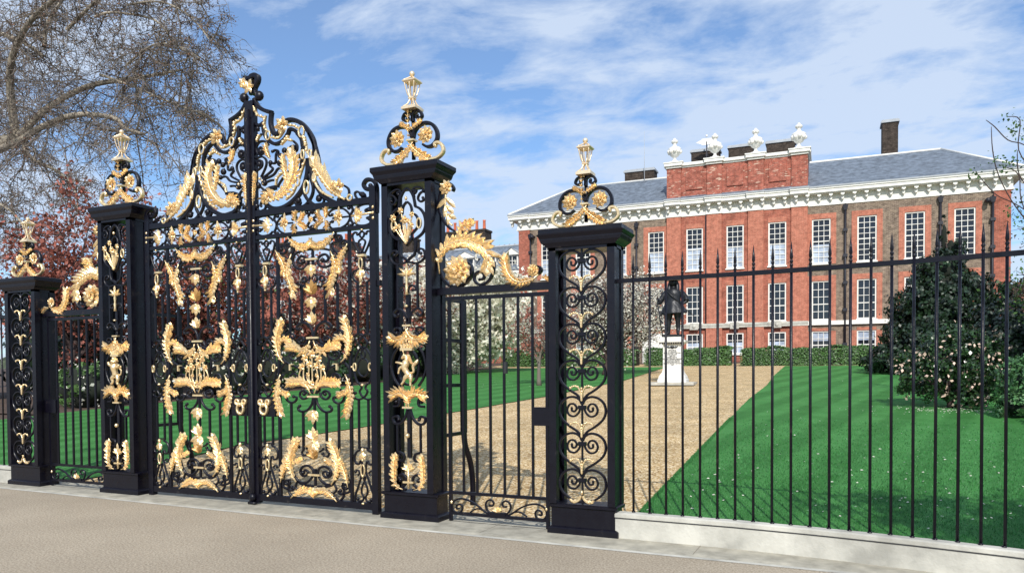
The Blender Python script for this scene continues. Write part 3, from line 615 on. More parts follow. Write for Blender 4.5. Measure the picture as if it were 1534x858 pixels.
    if box:
        b = MB(); b.box(cx-.125, cx+.13, -.03, .03, 1.085, 1.305); b.box(cx-.13, cx+.13, -.035, .035, 1.297, 1.312); b.box(cx-.13, cx+.13, -.035, .035, 1.078, 1.09)
        lb = K.part('lock_box', b, 'iron')
        b = MB(); zc = 1.165
        b.link_ring(cx-.03, zc, .05, .062, -.05, .024)
        for s_ in (-1, 1): b.link_ring(cx-.03+s_*.055, zc+.085, .026, .030, -.045, .022); b.petal(cx-.03+s_*.02, zc+.03, s_, 1.2, .08, .05, -.04, .03)
        b.sphere(cx-.03, -.055, zc+.055, .03, .028, .028); b.sphere(cx-.03, -.06, zc-.055, .026, .022, .02)
        K.part('ring_handle', b, 'gold')
    # foot ornament
    b = MB(); c1 = -5.055; s3 = lambda p: [(x-c1+cx, z) for x, z in p]; bb = lambda p: (s3(p), mir(s3(p), cx))
    z1 = zb-.005; b.strip([(cx-.075, z1), (cx+.075, z1)], .016, .02, n=1)
    for p in bb([(-5.100,0.755),(-5.103,0.729),(-5.159,0.700),(-5.189,0.641),(-5.173,0.578),(-5.128,0.566),(-5.105,0.597)]): b.strip(p, .022, .022, ball=(0, .02))
    for p in bb([(-5.092,0.602),(-5.077,0.545),(-5.076,0.481),(-5.105,0.406),(-5.145,0.297),(-5.177,0.221),(-5.188,0.135)]): b.strip(p, .020, .022)
    for p in bb([(-5.043,0.430),(-5.054,0.377),(-5.091,0.301),(-5.094,0.237),(-5.069,0.196),(-5.083,0.153),(-5.134,0.144),(-5.146,0.170)]): b.strip(p, .018, .022, ball=(0, .026))
    for p in bb([(-5.143,0.436),(-5.119,0.469),(-5.149,0.494),(-5.175,0.476)]): b.strip(p, .018, .02, ball=(0, .022))
    K.part('scroll_foot', b, 'iron')
    b = MB(); zt = [(-5.039,0.747)][0][1]
    b.sphere(cx, -.03, zt-.02, .022, .02, .03); b.sphere(cx, -.03, [(-5.041,0.615)][0][1], .016)
    for s_ in (-1, 1): b.petal(cx, [(-5.040,0.679)][0][1], s_, -.6, .06, .05, -.03, .025); b.petal(cx, [(-5.040,0.694)][0][1], s_*.5, -1, .09, .05, -.03, .02)
    b.link_ring(cx, [(-5.042,0.499)][0][1], .024, .065, -.03, .013); b.sphere(cx, -.03, [(-5.043,0.436)][0][1], .018); b.sphere(cx, -.03, [(-5.038,0.126)][0][1], .018, .018, .014)
    K.part('gilded_foot', b, 'gold')
def gate_leaf(name, label, mirror):
    MB.mirror = XC if mirror else None
    org = ((XC-.9 if mirror else XC+.9), 0, .0)
    root = thing(name, org, label, 'gate', 'pair of tall wrought iron gates'); K = Kit(root, org)
    # frame
    b = MB(); b.box(XC+.004, XC+.075, -.035, .035, .03, 4.72); K.part('meeting_stile', b, 'iron')
    b = MB(); b.box(-4.925, -4.845, -.035, .035, .0, 3.66); b.box(-4.845, -4.80, -.02, .02, 2.56, 2.62); K.part('hinge_stile', b, 'iron')
    if not mirror:
        b = MB(); b.tube([(XC, -.045, z) for z in (.0, .3, 4.75)], .028, 8); b.sphere(XC, -.06, .1, .05, .04, .05); b.tube([(XC-.05, -.07, .03), (XC+.06, -.07, .03)], .02, 6); K.part('cover_bar', b, 'iron')
    for z0, z1, nm in ((3.475, 3.545, 'top_rail'), (3.20, 3.245, 'frieze_rail'), (.06, .135, 'bottom_rail')):
        b = MB(); b.box(XC+.075, -4.925, -.03, .03, z0, z1); K.part(nm, b, 'iron')
    for x in (WC-.52, WC+.52):
        b = MB(); b.box(x-.016, x+.016, -.016, .016, .135, 3.20); K.part('upright', b, 'iron')
    narrow(K, -6.435, 0, 0, True); narrow(K, -5.05, 0, 0, False)
    m2 = lambda p: (p, mir(p, WC))
    # ------------- wide panel bars
    zt = [(-5.912,2.622)][0][1]
    for i, (dx_, ztop, zbot) in enumerate(((-.345, [(-6.074,2.621)][0][1], [(-6.077,2.075)][0][1]), (-.17, zt, [(-5.913,2.189)][0][1]), (0, [(-5.735,2.450)][0][1], [(-5.738,2.228)][0][1]), (.17, zt, [(-5.913,2.189)][0][1]), (.345, [(-6.074,2.621)][0][1], [(-6.077,2.075)][0][1]))):
        b = MB(); b.box(WC+dx_-.0125, WC+dx_+.0125, -.012, .012, zbot, ztop); K.part('bar', b, 'iron')
    for dx_, ztop, zbot in ((-.345, [(-6.073,1.246)][0][1], [(-6.077,0.687)][0][1]), (-.17, [(-5.903,1.147)][0][1], [(-5.906,0.699)][0][1]), (0, [(-5.761,1.322)][0][1], [(-5.759,0.859)][0][1]), (.17, [(-5.903,1.147)][0][1], [(-5.906,0.699)][0][1]), (.345, [(-6.073,1.246)][0][1], [(-6.077,0.687)][0][1])):
        b = MB(); b.box(WC+dx_-.0125, WC+dx_+.0125, -.012, .012, zbot, ztop); K.part('bar', b, 'iron')
    # ------------- wide panel scrolls
    b = MB(); W_ = .026
    for p in m2([(-6.112,3.119),(-6.083,3.103),(-6.065,3.129),(-6.094,3.159),(-6.135,3.153),(-6.150,3.122),(-6.113,3.092),(-6.020,3.076),(-6.027,3.022),(-6.068,2.975),(-6.121,2.928)]): b.strip(p, W_, .024, ball=(.03, 0))
    for p in m2([(-6.207,3.062),(-6.225,3.036),(-6.190,3.006),(-6.143,3.025),(-6.137,3.066),(-6.171,3.096),(-6.213,3.090),(-6.237,3.055)]): b.strip(p, W_, .024, ball=(.03, 0))
    for p in m2([(-5.879,2.894),(-5.908,2.873),(-5.951,2.889),(-5.959,2.926),(-5.918,2.958),(-5.855,2.948),(-5.805,2.902),(-5.834,2.836),(-5.916,2.810),(-6.001,2.842),(-6.043,2.918),(-6.005,2.988),(-5.917,3.018),(-5.825,3.029),(-5.735,3.037)]): b.strip(p, W_, .024, ball=(.036, 0))
    for p in m2([(-5.866,2.610),(-5.912,2.622),(-5.924,2.595),(-5.907,2.567)]+[(-5.730,2.603)][0:0]): b.strip(p, .022, .022)
    for p in m2([(-5.732,2.590),(-5.798,2.607),(-5.855,2.592),(-5.872,2.620)]): b.strip(p, .020, .022, ball=(0, .02))
    for p in m2([(-5.871,2.647),(-5.831,2.681),(-5.865,2.714),(-5.899,2.694),(-5.894,2.662)]): b.strip(p, .022, .022, ball=(0, .024))
    z0 = [(-5.726,3.032)][0][1]; z1 = [(-5.730,2.774)][0][1]; b.box(WC-.013, WC+.013, -.012, .012, z1, z0)
    # middle heart
    for p in m2([(-5.742,1.958),(-5.750,2.030),(-5.783,2.122),(-5.850,2.176),(-5.925,2.182),(-5.989,2.141),(-5.978,2.109),(-5.932,2.112)]): b.strip(p, W_, .024, ball=(0, .026))
    for p in m2([(-5.922,1.971),(-5.888,1.979),(-5.899,2.011),(-5.945,2.012),(-5.974,1.977),(-5.934,1.939),(-5.854,1.942),(-5.819,1.996),(-5.751,1.972)]): b.strip(p, .024, .024, ball=(.03, 0))
    for p in m2([(-6.083,2.062),(-6.037,2.051),(-6.023,2.019),(-6.049,2.001),(-6.084,2.020)]): b.strip(p, .024, .024, ball=(0, .026))
    for p in m2([(-6.041,1.804),(-6.017,1.831),(-6.069,1.836),(-6.105,1.800),(-6.065,1.754),(-5.995,1.753),(-5.937,1.798),(-5.913,1.834)]): b.strip(p, .022, .024, ball=(.028, 0))
    for p in m2([(-6.147,1.722),(-6.089,1.685),(-6.020,1.675),(-5.939,1.634),(-5.883,1.560)]+[(-5.815,1.495)]): b.strip(p, .022, .024)
    for p in m2([(-5.936,1.825),(-5.949,1.743),(-5.928,1.615),(-5.884,1.515)]+[(-5.815,1.485)]): b.strip(p, .026, .024)
    for p in m2([(-6.045,1.533),(-5.998,1.561),(-6.033,1.588),(-6.091,1.570),(-6.116,1.515)]+[(-6.092,1.522),(-6.034,1.522),(-5.993,1.549)]): b.strip(p, .022, .024, ball=(.026, 0))
    for p in m2([(-5.892,1.353),(-5.857,1.367),(-5.891,1.390),(-5.943,1.376),(-5.956,1.330),(-5.910,1.294),(-5.847,1.312),(-5.817,1.367)]): b.strip(p, .024, .024, ball=(.03, 0))
    for p in m2([(-6.049,1.320),(-6.008,1.311),(-6.020,1.270),(-6.073,1.248),(-6.132,1.264),(-6.166,1.300)]): b.strip(p, .024, .024, ball=(.026, 0))
    for p in m2([(-5.761,1.313),(-5.779,1.240),(-5.832,1.176),(-5.895,1.146),(-5.959,1.151),(-5.987,1.183),(-5.958,1.211)]): b.strip(p, W_, .024, ball=(0, .026))
    # lower lyre
    for p in m2([(-5.924,0.428),(-5.889,0.457),(-5.848,0.437),(-5.869,0.398),(-5.925,0.389),(-5.966,0.431),(-5.937,0.488),(-5.867,0.513),(-5.799,0.489),(-5.772,0.436),(-5.801,0.368),(-5.870,0.315),(-5.940,0.306),(-6.002,0.324)]): b.strip(p, W_, .024, ball=(.036, 0))
    for p in m2([(-6.002,0.324),(-5.940,0.289),(-5.857,0.280),(-5.767,0.276)]): b.strip(p, W_, .024)
    for p in m2([(-5.906,0.699),(-5.934,0.670),(-5.921,0.632),(-5.872,0.634),(-5.851,0.662)]): b.strip(p, .022, .024, ball=(0, .026))
    for p in m2([(-5.762,0.677),(-5.810,0.686),(-5.850,0.706),(-5.857,0.717)]): b.strip(p, .02, .022, ball=(0, .022))
    for p in m2([(-6.179,0.281),(-6.136,0.272),(-6.122,0.307),(-6.164,0.321),(-6.214,0.302),(-6.222,0.245),(-6.152,0.216),(-6.095,0.208),(-6.067,0.232),(-6.095,0.247)]): b.strip(p, W_, .024, ball=(.028, .028))
    for p in m2([(-6.128,0.340),(-6.144,0.250),(-6.138,0.183),(-6.096,0.136)]): b.strip(p, W_, .024)
    b.box(WC-.013, WC+.013, -.012, .012, [(-5.767,0.283)][0][1], [(-5.764,0.480)][0][1])
    # tendrils that tie the scrolls to the bars
    for p in m2([(-6.107,1.690),(-6.159,1.716),(-6.231,1.654),(-6.250,1.580)]+[(-6.245,1.532),(-6.197,1.578)]): b.strip(p, .022, .024)
    for p in m2([(-6.132,1.264),(-6.160,1.310),(-6.165,1.365),(-6.118,1.402)]): b.strip(p, .022, .024, ball=(0, .02))
    for p in m2([(-6.081,2.075),(-6.118,2.081),(-6.148,2.054),(-6.142,2.022),(-6.102,1.993)]): b.strip(p, .022, .024)
    for p in m2([(-5.751,1.958),(-5.809,1.923),(-5.878,1.897),(-5.936,1.825)]): b.strip(p, .022, .024)
    for p in m2([(-5.759,1.485),(-5.817,1.404),(-5.760,1.359)]): b.strip(p, .022, .024)
    for p in m2([(-6.002,0.324),(-6.038,0.256),(-5.983,0.204),(-5.900,0.220),(-5.789,0.243)]): b.strip(p, .022, .024)
    for p in m2([(-6.077,0.687),(-6.044,0.743),(-5.995,0.756),(-5.975,0.729)]): b.strip(p, .022, .024, ball=(0, .022))
    for p in m2([(-6.074,2.621),(-6.038,2.656),(-6.049,2.693),(-6.026,2.714)]): b.strip(p, .022, .024)
    for p in m2([(-5.907,2.567),(-5.923,2.622),(-5.969,2.643),(-6.027,2.614),(-6.074,2.621)]): b.strip(p, .022, .024)
    for p in m2([(-5.730,2.774),(-5.773,2.732),(-5.797,2.679),(-5.763,2.632),(-5.732,2.590)]): b.strip(p, .02, .024)
    K.part('scroll_panel', b, 'iron')
    # ------------- gilded leaves of the wide panel
    for sp, w, n, kw in (
        ([(-6.078,3.193),(-6.013,3.125),(-5.928,3.069),(-5.836,3.051),(-5.751,3.078)], .125, 9, dict(wl=1., wr=.7)),
        ([(-6.262,3.048),(-6.220,2.985),(-6.168,2.917),(-6.140,2.856),(-6.136,2.778)], .125, 8, dict(wl=.8, wr=.8)),
        ([(-6.021,2.985),(-6.063,2.906)]+[(-6.084,2.850),(-6.089,2.768),(-6.067,2.676),(-6.028,2.601),(-6.029,2.528)], .135, 10, dict(wl=1.15, wr=.45)),
        ([(-6.153,1.716),(-6.229,1.793),(-6.265,1.895),(-6.273,2.006),(-6.241,2.107),(-6.210,2.199)], .13, 10, dict(wl=.75, wr=1.1)),
        ([(-6.251,1.913),(-6.202,1.977),(-6.143,1.999),(-6.073,1.979)], .08, 5, {}),
        ([(-5.765,1.972),(-5.809,1.887),(-5.890,1.854),(-5.981,1.890),(-6.100,1.906)], .12, 9, {}),
        ([(-6.209,1.580),(-6.256,1.485),(-6.286,1.355),(-6.262,1.225),(-6.231,1.125)], .13, 10, dict(wl=1.1, wr=.6)),
        ([(-6.259,1.448),(-6.200,1.383),(-6.107,1.345)], .08, 5, {}),
        ([(-5.766,1.358),(-5.816,1.440),(-5.896,1.485),(-5.988,1.490),(-6.090,1.485)], .12, 9, {}),
        ([(-5.995,0.319),(-6.064,0.410),(-6.087,0.520),(-6.071,0.654),(-6.002,0.789)], .15, 10, dict(wl=.8, wr=1.)),
        ([(-6.062,0.521),(-5.991,0.557),(-5.921,0.591)], .07, 4, {}),
        ([(-6.230,0.298),(-6.205,0.403),(-6.168,0.494),(-6.128,0.582)], .10, 7, {}),
        ([(-6.075,0.125),(-5.983,0.198),(-5.885,0.243),(-5.767,0.228)], .13, 8, dict(wl=.5, wr=1.1))):
        for q in m2(sp):
            kk = dict(kw)
            if q is not sp and kk: kk = dict(wl=kw.get('wr', 1.), wr=kw.get('wl', 1.))
            K.leaf(q, w*1.18, n, **kk)
            b = MB(); b.strip(q, .024, .022, 0, 3); K.part('leaf_stem', b, 'iron')
    # ties, cups and bells on the axis
    b = MB()
    for z in ([(-5.727,2.913)][0][1], [(-5.741,2.005)][0][1], [(-5.752,1.324)][0][1], [(-5.765,0.412)][0][1]): b.box(WC-.085, WC+.085, -.035, -.012, z-.011, z+.011)
    for p in m2([(-6.080,1.703),(-6.081,1.630)]): b.strip(p, .022, .03, -.02, 1)
    for p in m2([(-6.072,1.699),(-6.029,1.700)]): b.strip(p, .012, .03, -.02, 1)
    K.part('gilded_tie', b, 'gold')
    def bell(z, k=1., up=False):
        b = MB(); s_ = 1 if up else -1
        for a in (-60, -32, 0, 32, 60): b.petal(WC, z, math.sin(rad(a)), s_*math.cos(rad(a)), .135*k*(1-.25*abs(a)/60), .062*k, -.03, .03, .0 if abs(a) < 50 else .02)
        b.sphere(WC, -.035, z, .02*k); return b
    for z, k, up in (([(-5.729,2.832)][0][1], 1.0, False), ([(-5.734,2.459)][0][1], 1.05, False), ([(-5.739,2.183)][0][1], 1.0, True), ([(-5.755,1.150)][0][1], 1.15, False), ([(-5.760,0.832)][0][1], 1.1, True), ([(-5.759,0.802)][0][1], 1.25, False)): K.part('gilded_bell', bell(z, k, up), 'gold')
    K.part('aged_cup', bell([(-5.733,2.522)][0][1], 1.2, True), 'olive'); K.part('aged_cup', bell([(-5.762,0.611)][0][1], 1.0, True), 'olive')
    # bouquet of lilies in the medallion
    b = MB(); zc = [(-5.747,1.650)][0][1]; zb = [(-5.751,1.413)][0][1]
    for dx_, dz_, r in ((0, .17, .062), (-.10, .12, .055), (.10, .11, .055), (-.15, .02, .05), (.15, .01, .05), (-.04, .05, .05), (.06, .03, .045), (-.06, -.07, .03), (.07, -.08, .03), (0, -.17, .04)):
        b.rosette(WC+dx_, zc+dz_, r, -.04, 6); b.tube([(WC, -.03, zb), (WC+dx_*1.25, -.035, (zb+zc)/2), (WC+dx_, -.04, zc+dz_)], .009, 5, 4)
    K.part('gilded_bouquet', b, 'gold')
    # ------------- frieze
    b = MB()
    for p in m2([(-6.530,3.407),(-6.494,3.390),(-6.482,3.412),(-6.548,3.432),(-6.560,3.456),(-6.517,3.474),(-6.438,3.473),(-6.367,3.448),(-6.326,3.410)]) + m2([(-6.532,3.309),(-6.496,3.320),(-6.550,3.328),(-6.575,3.304),(-6.551,3.264),(-6.479,3.242),(-6.382,3.251),(-6.334,3.284)]): b.strip(p, .022, .022, ball=(.028, 0))
    for p in m2([(-6.257,3.456),(-6.293,3.464),(-6.308,3.420),(-6.275,3.371),(-6.283,3.316),(-6.310,3.272),(-6.263,3.255)]): b.strip(p, .026, .022, ball=(.03, .03))
    for p in m2([(-6.279,3.362),(-6.237,3.413),(-6.177,3.454),(-6.095,3.466),(-6.025,3.456),(-5.974,3.422),(-5.986,3.391),(-6.026,3.399)]) + m2([(-6.279,3.355),(-6.239,3.290),(-6.180,3.253),(-6.099,3.232),(-6.029,3.240),(-5.982,3.277),(-5.993,3.314),(-6.027,3.322)]): b.strip(p, .022, .022, ball=(0, .026))
    for p in m2([(-6.279,3.360),(-6.214,3.360),(-6.132,3.360),(-6.027,3.358)]): b.strip(p, .018, .022, n=2)
    for p in m2([(-5.819,3.457),(-5.785,3.440),(-5.797,3.410),(-5.752,3.379),(-5.786,3.346),(-5.810,3.303),(-5.765,3.264),(-5.799,3.239)]): b.strip(p, .026, .022, ball=(.03, .03))
    for z in ([(-5.700,3.469)][0][1], [(-5.703,3.273)][0][1]): b.sphere(WC, 0, z, .04, .03, .04)
    K.part('frieze_scrolls', b, 'iron')
    for sgn, f_ in ((0, lambda p: p), (1, lambda p: mir(p, WC))):
        b = MB(); b.tube([(x, -.03, z) for x, z in f_([(-6.617,3.367),(-6.315,3.354)])], .013, 6)
        for q in ([(-6.603,3.427)], [(-6.605,3.308)], [(-6.604,3.366)]): x, z = f_(q)[0]; b.sphere(x, -.025, z, .02)
        (x, z), = f_([(-6.368,3.356)]); d_ = -1 if not sgn else 1
        for a in (50, -50, 80, -80, 20, -20): b.petal(x, z, d_*math.cos(rad(a)), math.sin(rad(a)), .105, .05, -.03, .025)
        K.part('gilded_arrow', b, 'gold')
        b = MB(); (x, z), = f_([(-6.132,3.362)]); b.rosette(x, z, .07, -.03, 7)
        for s_ in (-1, 1): b.petal(x, z, .1, s_, .12, .04, -.03, .02)
        K.part('rosette', b, 'gold')
        b = MB()
        for q in ([(-5.952,3.352),(-5.968,3.398),(-5.962,3.454)], [(-5.940,3.355),(-5.877,3.381),(-5.847,3.433)], [(-5.952,3.343),(-5.981,3.300),(-5.971,3.263)], [(-5.941,3.337),(-5.866,3.317),(-5.821,3.286)]): b.leaf(f_(q), .085, 6, stem=.3)
        K.part('gilded_palmette', b, 'gold')
    b = MB(); b.rosette(WC, [(-5.720,3.366)][0][1], .04, -.03, 7); K.part('rosette', b, 'gold')
    # ------------- crest
    b = MB()
    b.strip([(-6.592,4.887),(-6.568,4.839),(-6.518,4.776),(-6.433,4.724),(-6.316,4.683)], .045, .05); b.strip([(-6.326,4.689),(-6.341,4.612),(-6.336,4.523),(-6.287,4.426),(-6.216,4.435),(-6.173,4.522),(-6.095,4.557),(-5.998,4.549),(-5.888,4.498),(-5.788,4.398),(-5.709,4.264)]+[(-5.683,4.074),(-5.637,3.972)]+[(-5.594,3.893),(-5.489,3.775)][0:0], .05, .05)
    b.strip([(-5.769,4.363),(-5.700,4.226),(-5.656,4.081),(-5.631,3.961)]+[(-5.581,3.849)], .045, .05)
    b.strip([(-6.573,4.587),(-6.515,4.561),(-6.452,4.586)], .035, .04); b.strip([(-6.457,4.584),(-6.451,4.484),(-6.396,4.382),(-6.282,4.309),(-6.162,4.330),(-6.084,4.401),(-6.055,4.449),(-5.972,4.420),(-5.891,4.326),(-5.868,4.223)], .04, .045)
    b.strip([(-5.950,4.388),(-5.889,4.315),(-5.866,4.237),(-5.871,4.162),(-5.920,4.119),(-6.003,4.126),(-6.064,4.186),(-6.042,4.238),(-5.994,4.232)], .036, .04, ball=(0, .04))
    b.strip([(-5.870,4.205),(-5.880,4.055),(-5.902,3.961)], .04, .04)
    b.strip([(-5.795,4.077),(-5.807,3.907),(-5.871,3.752),(-6.011,3.620),(-6.180,3.549),(-6.336,3.558),(-6.436,3.629),(-6.448,3.725),(-6.390,3.785),(-6.275,3.797)], .05, .05)
    b.strip([(-5.784,4.076),(-5.752,3.932),(-5.707,3.809),(-5.620,3.672)]+[(-5.545,3.600),(-5.414,3.532)], .05, .05)
    b.strip([(-5.794,3.894),(-5.854,3.761),(-5.852,3.674),(-5.785,3.581),(-5.711,3.526)], .03, .035); b.strip([(-5.784,3.893),(-5.728,3.758),(-5.736,3.662),(-5.799,3.577),(-5.874,3.536),(-5.957,3.555),(-5.990,3.596)], .03, .035)
    K.part('crest_frame', b, 'iron')
    b = MB()
    for q, r in (([(-6.497,4.246),(-6.533,4.273),(-6.496,4.296),(-6.453,4.263),(-6.476,4.216),(-6.548,4.225),(-6.572,4.295),(-6.524,4.361),(-6.437,4.360),(-6.377,4.308)], .038), ([(-6.521,4.099),(-6.558,4.115),(-6.535,4.145),(-6.487,4.129),(-6.488,4.073),(-6.552,4.034),(-6.573,4.044)], .036), ([(-6.571,4.172),(-6.491,4.187),(-6.424,4.143),(-6.421,4.071),(-6.480,3.972),(-6.502,3.947)], 0), ([(-6.481,3.926),(-6.350,3.991),(-6.321,4.026),(-6.363,4.064),(-6.348,4.095)], .03),
        ([(-6.459,3.912),(-6.315,3.948),(-6.250,4.007),(-6.207,4.016),(-6.158,4.010)], .03), ([(-6.198,4.159),(-6.240,4.181),(-6.232,4.218),(-6.268,4.184),(-6.277,4.092),(-6.327,4.087)], .034), ([(-6.239,4.225),(-6.282,4.236),(-6.317,4.224)], .02), ([(-6.446,3.869),(-6.359,3.887),(-6.309,3.887)], .042), ([(-6.000,4.303),(-5.952,4.253),(-5.953,4.199),(-5.981,4.181)], .02), ([(-6.240,3.791),(-6.225,3.834),(-6.117,3.942),(-6.047,3.988),(-6.044,4.118)], 0),
        ([(-6.541,3.846),(-6.469,3.793),(-6.455,3.736),(-6.506,3.731)], .04), ([(-6.574,3.604),(-6.539,3.544),(-6.451,3.558),(-6.436,3.623),(-6.486,3.656),(-6.516,3.620),(-6.502,3.591)], .038), ([(-5.935,3.607),(-5.908,3.583),(-5.929,3.563),(-5.984,3.579),(-5.990,3.618)], .04), ([(-5.638,3.599),(-5.665,3.623),(-5.624,3.635),(-5.574,3.592),(-5.585,3.546),(-5.653,3.528)], .04), ([(-5.780,3.613),(-5.746,3.567),(-5.666,3.527)], 0),
        ([(-5.281,3.710),(-5.230,3.673),(-5.218,3.619),(-5.244,3.570),(-5.283,3.563)], 0), ([(-5.040,3.575),(-5.096,3.623),(-5.138,3.611),(-5.116,3.557),(-5.053,3.528),(-4.977,3.527),(-4.902,3.576),(-4.882,3.626)], 0), ([(-6.531,4.495),(-6.538,4.523)], .03), ([(-6.556,4.332),(-6.540,4.407),(-6.481,4.455)], .0), ([(-6.206,4.073),(-6.211,4.062)], .04), ([(-6.134,4.211),(-6.135,4.206)], .036), ([(-5.348,3.557),(-5.309,3.561)], .034)):
        b.strip(q, .022 if not r else .024, .028, ball=(0, 0))
        if r: b.sphere(q[0][0] if q[0][1] > 0 and r > .033 else q[-1][0], -.005, q[0][1] if r > .033 else q[-1][1], r, r*.8, r, 10, 6)
    b.strip([(-4.848,3.365),(-4.842,3.581),(-4.857,3.685),(-4.912,3.734),(-4.981,3.740),(-5.019,3.692),(-4.976,3.638),(-4.913,3.650),(-4.925,3.672)], .042, .045, ball=(0, .035)); b.petal(*[(-5.077,3.605)][0], 1, -.5, .12, .07, 0, .03)
    K.part('crest_scrolls', b, 'iron')
    for sp, w, n, kw in (([(-6.399,3.653),(-6.249,3.671),(-6.106,3.750),(-6.006,3.897),(-5.976,4.034),(-6.016,4.145)], .235, 14, dict(wl=.75, wr=.85)), ([(-6.106,3.755),(-6.090,3.884),(-6.123,4.030),(-6.139,4.132)], .10, 7, {}), ([(-5.245,3.544),(-5.438,3.663),(-5.555,3.803),(-5.647,3.920),(-5.688,4.002)], .235, 10, dict(wl=.25, wr=1.15)), ([(-6.596,3.611),(-6.596,3.784),(-6.582,3.973)], .11, 10, dict(wl=.1, wr=1.)), ([(-6.319,4.125),(-6.368,4.208),(-6.392,4.283)], .10, 6, {}), ([(-6.248,3.726),(-6.362,3.738),(-6.435,3.679)], .13, 6, {})):
        kk = dict(kw); K.leaf(sp, w, n, **kk)
    for q, r in (([(-6.138,4.501)], .105), ([(-6.363,3.683)], .09), ([(-5.346,3.696)], .10), ([(-5.411,3.724)], .06)): K.ros(q[0][0], q[0][1], r, y=-.035, n=6)
    # chain of links and beads between the two crest bars
    b = MB()
    for q, rx, rz in (([(-6.366,4.415)], .034, .052), ([(-5.865,4.390)], .04, .062), ([(-5.803,3.745)], .034, .075), ([(-5.932,3.823)], .03, .05), ([(-5.851,4.127)], .022, .05), ([(-5.743,4.119)], .022, .05), ([(-5.193,3.563)], .032, .032), ([(-6.582,3.959)], .022, .05), ([(-5.688,3.839)], .022, .05)): b.link_ring(*q[0], rx, rz, -.025, .016)
    for q in ([(-6.591,4.792),(-6.520,4.676),(-6.413,4.633)], [(-6.398,4.653),(-6.421,4.557),(-6.394,4.476)], [(-6.324,4.389),(-6.211,4.363),(-6.125,4.439)], [(-6.068,4.496),(-5.958,4.470),(-5.903,4.430)], [(-5.836,4.335),(-5.797,4.233)], [(-5.821,4.327),(-5.783,4.129)], [(-5.811,4.068),(-5.868,3.946),(-5.910,3.853)], [(-5.953,3.782),(-6.010,3.691),(-6.108,3.635)], [(-6.168,4.281),(-6.097,4.332),(-6.054,4.370)], [(-6.083,4.335),(-5.993,4.302)], [(-6.260,3.815),(-6.230,3.911),(-6.124,3.975),(-6.108,4.094)], [(-5.739,4.070),(-5.687,3.925),(-5.682,3.796),(-5.584,3.668),(-5.426,3.588)], [(-6.538,4.363),(-6.493,4.440)]):
        b.strip(q, .022, .03, -.02, 3)
        for t_ in (.25, .5, .8):
            k = min(len(q)-2, int(t_*(len(q)-1))); a_, c_ = q[k], q[k+1]; f_ = t_*(len(q)-1)-k; b.sphere(a_[0]+(c_[0]-a_[0])*f_, -.035, a_[1]+(c_[1]-a_[1])*f_, .019)
    for q in ([(-6.503,3.922)], [(-6.463,3.890)], [(-6.446,3.858)]): b.sphere(q[0][0], -.02, q[0][1], .018)
    K.part('gilded_chain', b, 'gold')
    if not mirror:
        b = MB(); b.strip([(-6.585,4.936),(-6.590,5.014),(-6.542,5.084),(-6.538,5.136),(-6.584,5.160),(-6.640,5.153)], .065, .06, ball=(0, .03)); b.strip([(-6.731,5.176),(-6.717,5.124),(-6.665,5.149),(-6.615,5.101)], .05, .05)
        b.strip([(-6.632,4.943),(-6.633,5.054),(-6.587,4.991)], .06, .05)
        for q, r in (([(-6.513,4.908)], .06), ([(-6.748,4.922)], .06)): b.sphere(q[0][0], 0, q[0][1], r, r*.8, r, 10, 7)
        b.box(XC-.06, XC+.07, -.04, .04, 4.66, 4.86)
        K.part('hooked_finial', b, 'iron')
        b = MB()
        for q in (([(-6.631,5.021)], 1.), ([(-6.718,5.079)], .6)):
            for a in range(0, 360, 60): b.petal(q[0][0][0], q[0][0][1], math.cos(rad(a)), math.sin(rad(a)), .075*q[1]+.02, .05, -.05, .03)
        K.part('finial_leaves', b, 'gold')
    MB.mirror = None
    return root
gate_leaf('gate_leaf', 'tall black and gold gate leaf next to the unicorn pillar, hooked finial on top', False)
gate_leaf('gate_leaf', 'tall black and gold gate leaf next to the lion pillar', True)

